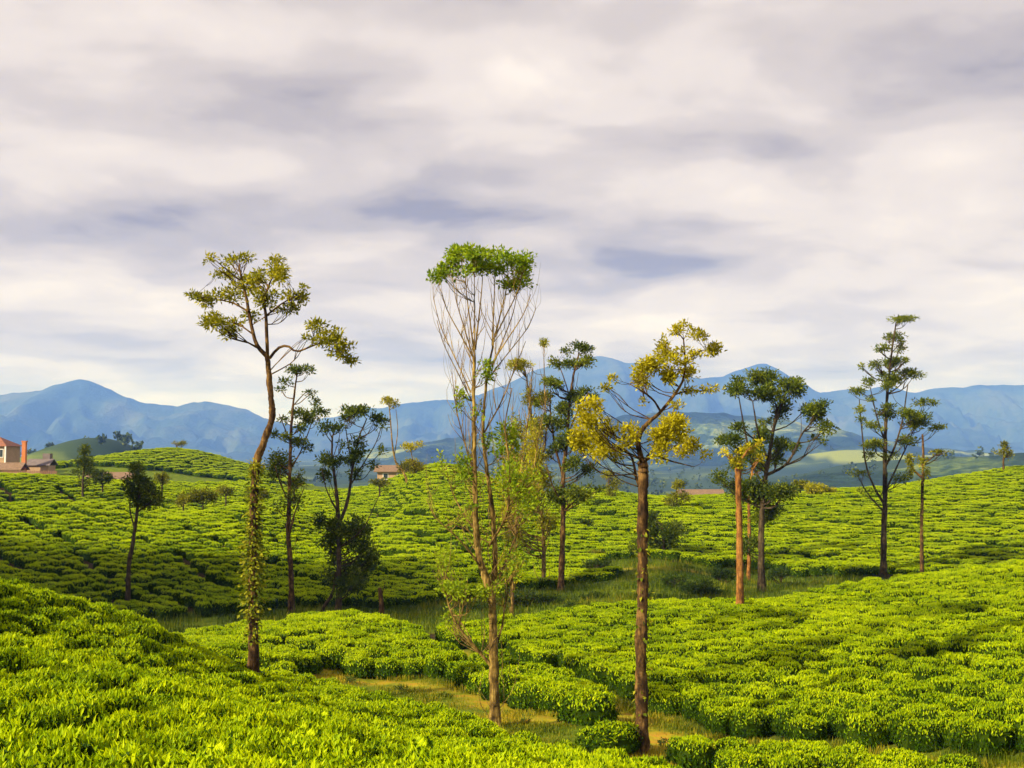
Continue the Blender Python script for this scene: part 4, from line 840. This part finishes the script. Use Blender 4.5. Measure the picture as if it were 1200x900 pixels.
tree('small_tree', 'thin brown tree on the ridge right of the golden tree', 108, [('trunk', [(793, 605), (793, 585), (792, 570)], 1.0, .5)], [(792, 569, 7, 5, 4), (796, 580, 11, 6, 5), (790, 590, 10, 6, 4, 0, .7)], 'bark', 'olive', 0.4, 0.16, .8, 32, tint=.25)
tree('small_tree', 'dark bushy tree on the slope behind the golden tree trunk', 80, [('trunk', [(778, 652), (778, 635), (776, 615)], 1.6, .8), ('limb', [(778, 640), (788, 628, .4), (792, 620, .5)], .8, .4)], [(770, 612, 12, 10, 5), (784, 622, 14, 10, 6), (776, 632, 18, 10, 6), (760, 625, 9, 8, 3), (745, 640, 8, 6, 3, .1)], 'bark_dark', 'dark', 0.32, 0.14, 1.2, 33)
tree('small_tree', 'twin thin trees with pinkish tops on the rounded green hillock', 231, [('trunk', [(207, 537), (207, 520)], .8, .5), ('stem2', [(213, 537, .5), (213, 521, .5)], .8, .5)], [(208, 519, 5, 2.5, 3), (213, 519, 4, 2.5, 2)], 'bark', 'olive', 0.5, 0.2, .8, 34, tint=.6)
for i, (px, py, d, w_, h_, tn, lb) in enumerate([(238, 582, 98, 18, 12, .35, 'brown-leaved bush on the ridge right of the small dark tree'), (215, 585, 96, 8, 8, .4, 'small olive bush beside the brown-leaved bush'), (300, 578, 110, 14, 10, .3, 'olive bush on the ridge by the bent trunk'), (955, 572, 112, 12, 9, .5, 'round olive bush on the crest right of the broad dark tree'), (938, 568, 114, 9, 9, .3, 'taller dark bush on the crest touching the broad dark tree'), (972, 575, 112, 8, 5, .5, 'low pale bush on the crest below the far fields'), (190, 560, 120, 8, 9, .4, 'upright bush behind the small dark tree'), (265, 575, 104, 10, 6, .5, 'low yellowish bush on the ridge'),
                                             (705, 590, 104, 10, 5, .1, 'dark bush on the tea slope under the brownish tree'), (690, 612, 94, 10, 5, .1, 'dark low bush halfway up the middle tea slope'), (700, 650, 82, 12, 6, .3, 'brown bush at the edge of the orange earth patch'), (445, 565, 120, 12, 5, .3, 'scrubby bush before the brown-roofed house'), (560, 560, 124, 14, 6, .4, 'yellowish scrub bush on the middle ridge crest'), (530, 568, 116, 12, 6, .4, 'olive scrub bush on the middle ridge'), (345, 565, 120, 10, 7, .2, 'dark scrub bush beyond the slender tree')]):
    tree('hillside_bush', lb, d, [('stem', [(px, py + h_ * .9), (px, py + 2), (px + 1, py - 2)], 1.0, .4)], [(px, py, w_ * .8, h_ * .7, 6), (px - w_ * .4, py + 1, w_ * .5, h_ * .6, 3), (px + w_ * .4, py + 2, w_ * .5, h_ * .5, 3)], 'bark_dark', 'olive' if tn > .25 else 'dark', 0.36, 0.15, w_ * d / F * .6, 60 + i, group='bushes on the ridges', cat='bush', tint=tn, crown_name='foliage', dens=.8)
for i, (px, py, d, w_, h_, tn, lb) in enumerate([(690, 700, 59, 22, 8, .3, 'low green shrub in the turf beside the two dark trunks'), (640, 705, 58, 26, 12, .35, 'leafy shrub at the foot of the clumped tree'), (615, 700, 57, 20, 10, .4, 'leafy shrub between flat-topped tree and clumped tree'), (820, 690, 60, 26, 12, .3, 'wide ferny shrub left of the pollarded trunk'), (790, 680, 63, 18, 9, .35, 'ferny shrub on the turf right of the golden tree trunk'), (850, 672, 66, 16, 9, .3, 'shrub under the broad dark tree'), (760, 700, 58, 18, 7, .4, 'low ferny shrub behind the golden tree trunk'), (560, 712, 56, 18, 6, .45, 'low shrub behind the flat-topped tree trunk'), (700, 660, 72, 16, 6, .3, 'dark shrub beside the orange earth patch'), (672, 712, 55, 14, 5, .45, 'small shrub at the back of the right tea field'), (915, 672, 66, 16, 7, .25, 'dark shrub at the foot of the right slope')]):
    tree('valley_shrub', lb, d, [('stem', [(px, py + h_), (px, py + 3), (px + 1, py - 2)], 1.2, .5)], [(px, py, w_ * .8, h_ * .7, 7), (px - w_ * .5, py + 2, w_ * .5, h_ * .6, 4), (px + w_ * .5, py + 2, w_ * .5, h_ * .6, 4)], 'bark_dark', 'shrub', 0.26, 0.08, w_ * d / F * .7, 90 + i, group='shrubs in the shaded valley', cat='shrub', tint=tn, crown_name='foliage', dens=.7)

# tall trees added out of view on the left to cast shade into the valley
def shade_caster_meshes():
    global rng; rng = np.random.default_rng(404)
    b = MB(); b.tube(spline([(0, 0, -.4), (.2, .1, 5), (-.1, 0, 10), (.1, 0, 15)], 24), np.linspace(.32, .08, 24), 9)
    tr = mesh_np('trunk', np.vstack(b.v), [np.vstack(b.f4), np.vstack(b.f3)], M['bark'], smooth=True)
    b = MB(); lv = []; nv = 0
    for k in range(34):
        a = rng.uniform(0, 6.28); r = rng.uniform(.6, 4.4); zc = rng.uniform(8, 16.5) - r * .35; c = np.array([math.cos(a) * r, math.sin(a) * r, zc])
        s0 = np.array([0, 0, max(5, zc - r * .8)]); b.tube(spline([s0, (s0 + c) / 2 - np.array([0, 0, .2]), c], 6), np.linspace(.09, .03, 6), 5)
        v, f, ti = clump_leaves(c, 1.7, 1.0, 260, .3, .14, .5); lv.append((v, f + nv, ti)); nv += len(v)
    br = mesh_np('branch_spray', np.vstack(b.v), [np.vstack(b.f4), np.vstack(b.f3)], M['bark'], smooth=True)
    cr = mesh_np('crown', np.vstack([l[0] for l in lv]), np.vstack([l[1] for l in lv]), M['dark'], tint=np.concatenate([l[2] for l in lv]))
    return tr, br, cr
SHADE = [(-30, 58, .95), (-24, 62, 1.0), (-17, 61, 1.05), (-10, 62, 1.15), (-3, 61, 1.25), (3, 63, 1.45), (9, 62, 1.6), (16, 64, 1.7), (22, 66, 1.8), (-20, 67, 1.1), (-33, 66, 1.0), (-12, 68, 1.25), (-1, 68, 1.4)]
_tm = shade_caster_meshes(); _r = np.random.default_rng(9)
hx, hy = math.sin(SUN_AZ), math.cos(SUN_AZ)
for tx, ty, sc in SHADE:
    sx, sy = tx, ty
    for _ in range(6):          # walk back along the sun's direction from the shaded spot to where the tree must stand
        L = (12.0 * sc + gz(sx, sy) - gz(tx, ty)) / math.tan(SUN_EL); sx, sy = tx + hx * L, ty + hy * L
    if 600 + F * (sx + 6.5 * sc) / max(sy, 1) > -60: continue      # the photograph shows no such tree there
    e = empty('added_shade_caster', (sx, sy, gz(sx, sy)), 'added unseen tall tree left of the view, casting shade into the valley', 'tree', 'added shade casters out of view')
    e.rotation_euler = (0, 0, _r.uniform(0, 6)); e.scale = (sc,) * 3
    obj('trunk', _tm[0], e); tag(obj('branch_spray', _tm[1], e), kind='stuff'); obj('crown', _tm[2], e)

# ------------------------------------------------------------------ grass
def grass_mesh(n, poly, hmin, hmax, wd, tmean, seed, avoid=0.6):
    r = np.random.default_rng(seed); pa = np.array(poly); x0, y0 = pa.min(0); x1, y1 = pa.max(0)
    x = r.uniform(x0, x1, n * 3); y = r.uniform(y0, y1, n * 3); ok = in_poly(x, y, poly)
    ok &= (path_mask(x, y) < avoid * r.random(len(x)) * 1.6) & (wave(x, y, 3.5, seed, 3) + r.normal(size=len(x)) * .35 > -0.45)
    x, y = x[ok][:n], y[ok][:n]; n = len(x); z = ground_z(x, y) - 0.01
    h = r.uniform(hmin, hmax, n) * (1 + .5 * wave(x, y, 5, seed + 1, 2)); a = r.uniform(0, 6.28, n); ln = r.uniform(0.1, .6, n) * h
    s = np.stack([-np.sin(a), np.cos(a), 0 * a], -1) * (wd * r.uniform(.6, 1.4, n))[:, None]; b = np.stack([x, y, z], -1)
    m_ = b + np.stack([np.cos(a) * ln * .35, np.sin(a) * ln * .35, h * .6], -1); tp = b + np.stack([np.cos(a) * ln, np.sin(a) * ln, h], -1)
    V = np.stack([b - s, b + s, m_ + s * .7, m_ - s * .7, tp], 1).reshape(-1, 3); i5 = np.arange(n)[:, None] * 5
    return V, i5 + np.array([[0, 1, 2, 3]]), i5 + np.array([[3, 2, 4]]), np.clip(tmean + r.normal(size=n) * .2 + .25 * wave(x, y, 6, seed + 4, 2), 0, 1)
ga = grass_mesh(70000, MEADOW, .03, .16, .009, .70, 5, .52); gb = grass_mesh(42000, GRASS, .12, .42, .014, .30, 6)  # valley band blades get a darker tint: shade painted into their colour
LANES = [[XY(*p) for p in [(540, 38.4), (620, 34.8), (690, 31.2), (760, 28), (850, 27.6), (770, 32), (670, 37.4), (560, 40.4)]], [XY(*p) for p in [(800, 25.2), (900, 24.6), (1080, 22.6), (1250, 20.5), (1420, 18.6), (1420, 20.8), (1250, 22.6), (1080, 24.8), (940, 27), (800, 27)]]]
for _k, _p in enumerate(LANES):
    _g = grass_mesh(9000, _p, .04, .2, .009, .58, 41 + _k, .7); _o = len(ga[0]); ga = (np.vstack([ga[0], _g[0]]), np.vstack([ga[1], _g[1] + _o]), np.vstack([ga[2], _g[2] + _o]), np.concatenate([ga[3], _g[3]]))
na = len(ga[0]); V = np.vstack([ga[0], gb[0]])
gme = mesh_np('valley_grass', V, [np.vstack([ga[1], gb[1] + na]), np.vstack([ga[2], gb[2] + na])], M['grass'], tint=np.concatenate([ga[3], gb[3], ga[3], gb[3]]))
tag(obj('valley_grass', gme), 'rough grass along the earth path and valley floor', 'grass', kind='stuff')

for i, (px, py, d, w_, h_, lb) in enumerate([(470, 806, 33.2, 9, 4, 'small weed tuft on the yellow grass left of the flat-topped tree'), (505, 838, 29.6, 12, 6, 'leafy weed in the yellow grass at the tea edge'), (548, 846, 28.8, 9, 5, 'leafy weed just left of the flat-topped tree base'), (612, 846, 28.8, 10, 5, 'leafy weed just right of the flat-topped tree base'), (640, 858, 27.4, 12, 5, 'low weed between flat-topped tree and solitary bush'), (735, 862, 27.3, 8, 5, 'weed beside the golden tree base'), (775, 868, 27, 9, 5, 'weed on the track right of the golden tree'), (520, 815, 32.4, 8, 3, 'tiny weed on the orange earth'), (410, 796, 34.6, 10, 4, 'weed at the far end of the yellow grass')]):
    tree('weed', lb, d, [('stem', [(px, py + h_ * .6), (px, py), (px + 1, py - h_ * .4)], .4, .2)], [(px, py, w_ * .7, h_ * .6, 4), (px + w_ * .5, py + 1, w_ * .4, h_ * .5, 2)], 'bark_dark', 'shrub', 0.14, 0.05, w_ * d / F * .7, 140 + i, group='weeds in the clearing', cat='weed', tint=.6, crown_name='foliage', dens=.5)

# ------------------------------------------------------------------ buildings on the far ridge
D0 = 168.0
def house_root(px, d, name, label): 
    p = P(px, 550, d); z = gz(p[0], p[1]); return empty(name, (p[0], p[1], z), label, 'building'), z
def hz_(py, d, z): return P(0, py, d)[2] - z
k = D0 / F
# two-storey house with red hipped roof
r_, z = house_root(-19, D0, 'house', 'two-storey house with red hipped roof and white window frames')
zt = hz_(523, D0, z); z1 = hz_(514, D0, z)
b = MB(); b.box(-3.2, 3.2, 0, 5, -.6, zt); b.build('wall', M['plaster'], r_)
b = MB(); b.hip(-3.6, 3.6, -.5, 5.5, zt + .01, z1 + .3, .34); b.build('roof', M['roof'], r_)
for wx in (-2.4, -.9, .7, 2.3):
    b = MB(); b.box(wx - .62, wx + .62, -.06, .02, zt - 1.7, zt - .4); f = b.build('window', M['white'], r_)
    for q in (-.29, .29):
        b = MB(); b.box(wx + q - .22, wx + q + .22, -.09, -.062, zt - 1.6, zt - .5); b.build('pane', M['glass'], f)
for wx in (-3.3, 3.35):
    b = MB(); b.box(wx - .09, wx + .09, -.45, -.25, -.4, zt); b.build('post', M['white'], r_)
r_, z = house_root(6, D0 - 6, 'lean_to', 'low orange-roofed wing in front of the red hipped house')
b = MB(); b.box(-2, 2, 0, 2.5, -.5, .9); b.build('wall', M['plaster'], r_); b = MB(); b.gable(-2.3, 2.4, -.3, 2.8, 1.0, 2.0); b.build('roof', M['roof_brown'], r_)
# chimney
r_, z = house_root(27, D0 - 4, 'chimney_stack', 'tall square brick chimney beside the red-roofed house')
hc = hz_(518, D0 - 4, z); b = MB(); b.box(-.28, .28, 0, .56, -.5, hc); b.build('shaft', M['brick'], r_); b = MB(); b.box(-.34, .34, -.06, .62, hc + .002, hc + .18); b.build('cap', M['brick'], r_)
# shed
r_, z = house_root(44, D0 - 2, 'shed', 'grey gabled shed behind the slatted timber fence')
b = MB(); b.box(-1.6, 1.6, 0, 2.6, -.5, 1.5); b.build('wall', M['plaster'], r_); b = MB(); b.gable(-1.9, 1.9, -.3, 2.9, 1.62, 2.5); b.build('roof', M['roof_grey'], r_)
b = MB(); b.box(.2, 1.3, 1.2, 2.2, 1.9, 3.3); b.build('water_tank', M['roof_grey'], r_)
# fence
r_, z = house_root(36, D0 - 9, 'timber_fence', 'slatted timber fence along the crest below the brick chimney')
for i in range(30):
    b = MB(); b.box(-3.9 + i * .26 - .05, -3.9 + i * .26 + .05, -.03, .03, -.4, 1.15 + .06 * math.sin(i * 2.3)); b.build('slat', M['fence'], r_)
for zz_ in (.3, .9):
    b = MB(); b.box(-4, 3.8, .033, .09, zz_, zz_ + .1); b.build('rail', M['fence'], r_)
# long low building
r_, z = house_root(128, 150, 'long_building', 'long low brown-roofed building with white posts behind the spiky pine')
b = MB(); b.box(-2.9, 2.9, 0, 4, -.6, 1.2); b.build('wall', M['plaster'], r_); b = MB(); b.gable(-3.3, 3.3, -.9, 4.4, 1.3, 2.2); b.build('roof', M['roof_brown'], r_)
for i in range(5):
    b = MB(); b.box(-2.9 + i * 1.4 - .08, -2.9 + i * 1.4 + .08, -.7, -.54, -.5, 1.15); b.build('post', M['white'], r_)
# house in the middle
r_, z = house_root(478, 160, 'bungalow', 'brown-roofed bungalow with white walls behind the middle ridge')
zr = hz_(553, 160, z)
b = MB(); b.box(-4.4, 4.4, 0, 4, -.6, zr); b.build('wall', M['plaster'], r_); b = MB(); b.gable(-4.9, 4.9, -.5, 4.5, zr + .1, zr + .95); b.build('roof', M['roof_brown'], r_)
for wx in (-3.2, -1.2, 1.2, 3.2):
    b = MB(); b.box(wx - .4, wx + .4, -.06, .02, zr - 1.1, zr - .15); f = b.build('window', M['white'], r_); b = MB(); b.box(wx - .3, wx + .3, -.09, -.062, zr - 1.0, zr - .25); b.build('pane', M['glass'], f)
# pinkish shed beyond the golden tree
r_, z = house_root(828, 138, 'low_shed', 'low pinkish shed roof just over the crest behind the pollarded trunk')
zr = hz_(581, 138, z)
b = MB(); b.box(-3.2, 2.0, 0, 3, -.5, zr); b.build('wall', M['plaster'], r_); b = MB(); b.gable(-3.5, 2.3, -.4, 3.4, zr + .1, zr + .75); b.build('roof', M['roof_brown'], r_)

# ------------------------------------------------------------------ far woodland: scattered crowns and tree lines on the valley floor
rw = np.random.default_rng(55); n = 2600
az = rw.uniform(-.62, .62, n); dd = np.exp(rw.uniform(math.log(300), math.log(3200), n)); X, Y = az * dd, dd
ok = (wave(X, Y, 260, 8, 3) > .05) & ~((np.abs(X + 68) < 90) & (Y < 300)); X, Y = X[ok], Y[ok]; n = len(X); Z = ground_z(X, Y)
Hh = rw.uniform(5, 12, n); Rr = Hh * rw.uniform(.25, .45, n)
V = []; Fs = []; ti = []; c0 = 0
for i in range(n):
    nl = 46 if Y[i] < 900 else 22
    q = rw.normal(size=(nl, 3)); q /= np.linalg.norm(q, axis=1)[:, None]; q *= (rw.random(nl) ** .35)[:, None]
    p = np.array([X[i], Y[i], Z[i] + Hh[i] * .62]) + q * np.array([Rr[i], Rr[i], Hh[i] * .4])
    dq = rw.normal(size=(nl, 3)); nn = rw.normal(size=(nl, 3)); l = np.full(nl, Rr[i] * .75)
    v, f = leaves(p - dq / np.linalg.norm(dq, axis=1)[:, None] * l[0] * .5, dq, nn, l, l * .75, .1)
    V.append(v); Fs.append(f + c0); c0 += len(v); ti.append(np.clip(.3 + rw.normal(size=nl) * .2, 0, 1))
    tv = np.array([(X[i] - .15, Y[i], Z[i] - .3), (X[i] + .15, Y[i], Z[i] - .3), (X[i] + .1, Y[i] + .1, Z[i] + Hh[i] * .6), (X[i] - .1, Y[i] + .1, Z[i] + Hh[i] * .6)])
    V.append(tv); Fs.append(np.array([[0, 1, 2, 3]]) + c0); c0 += 4; ti.append([0.0])
tag(obj('distant_woodland', mesh_np('distant_woodland', np.vstack(V), np.vstack(Fs), M['dark'], tint=np.concatenate(ti))), 'scattered woods on the hazy valley floor', 'woodland', kind='stuff')

# ------------------------------------------------------------------ haze: one closed box of thin air
hb = MB(); hb.box(-16000, 16000, -1700, 15000, -75, 640)
hz = hb.build('haze', None); hz.data.materials.clear()
m = bpy.data.materials.new('hazy_air'); m.use_nodes = True; t = m.node_tree; t.nodes.clear()
o = t.nodes.new('ShaderNodeOutputMaterial'); pv = t.nodes.new('ShaderNodeVolumePrincipled')
pv.inputs['Color'].default_value = (0.13, 0.29, 1.0, 1); pv.inputs['Absorption Color'].default_value = (1, 1, 1, 1)
pv.inputs['Density'].default_value = 1.95e-4; pv.inputs['Anisotropy'].default_value = 0.0
t.links.new(pv.outputs[0], o.inputs['Volume']); hz.data.materials.append(m)
tag(hz, 'thin blue haze filling the valley air', 'haze', kind='stuff')
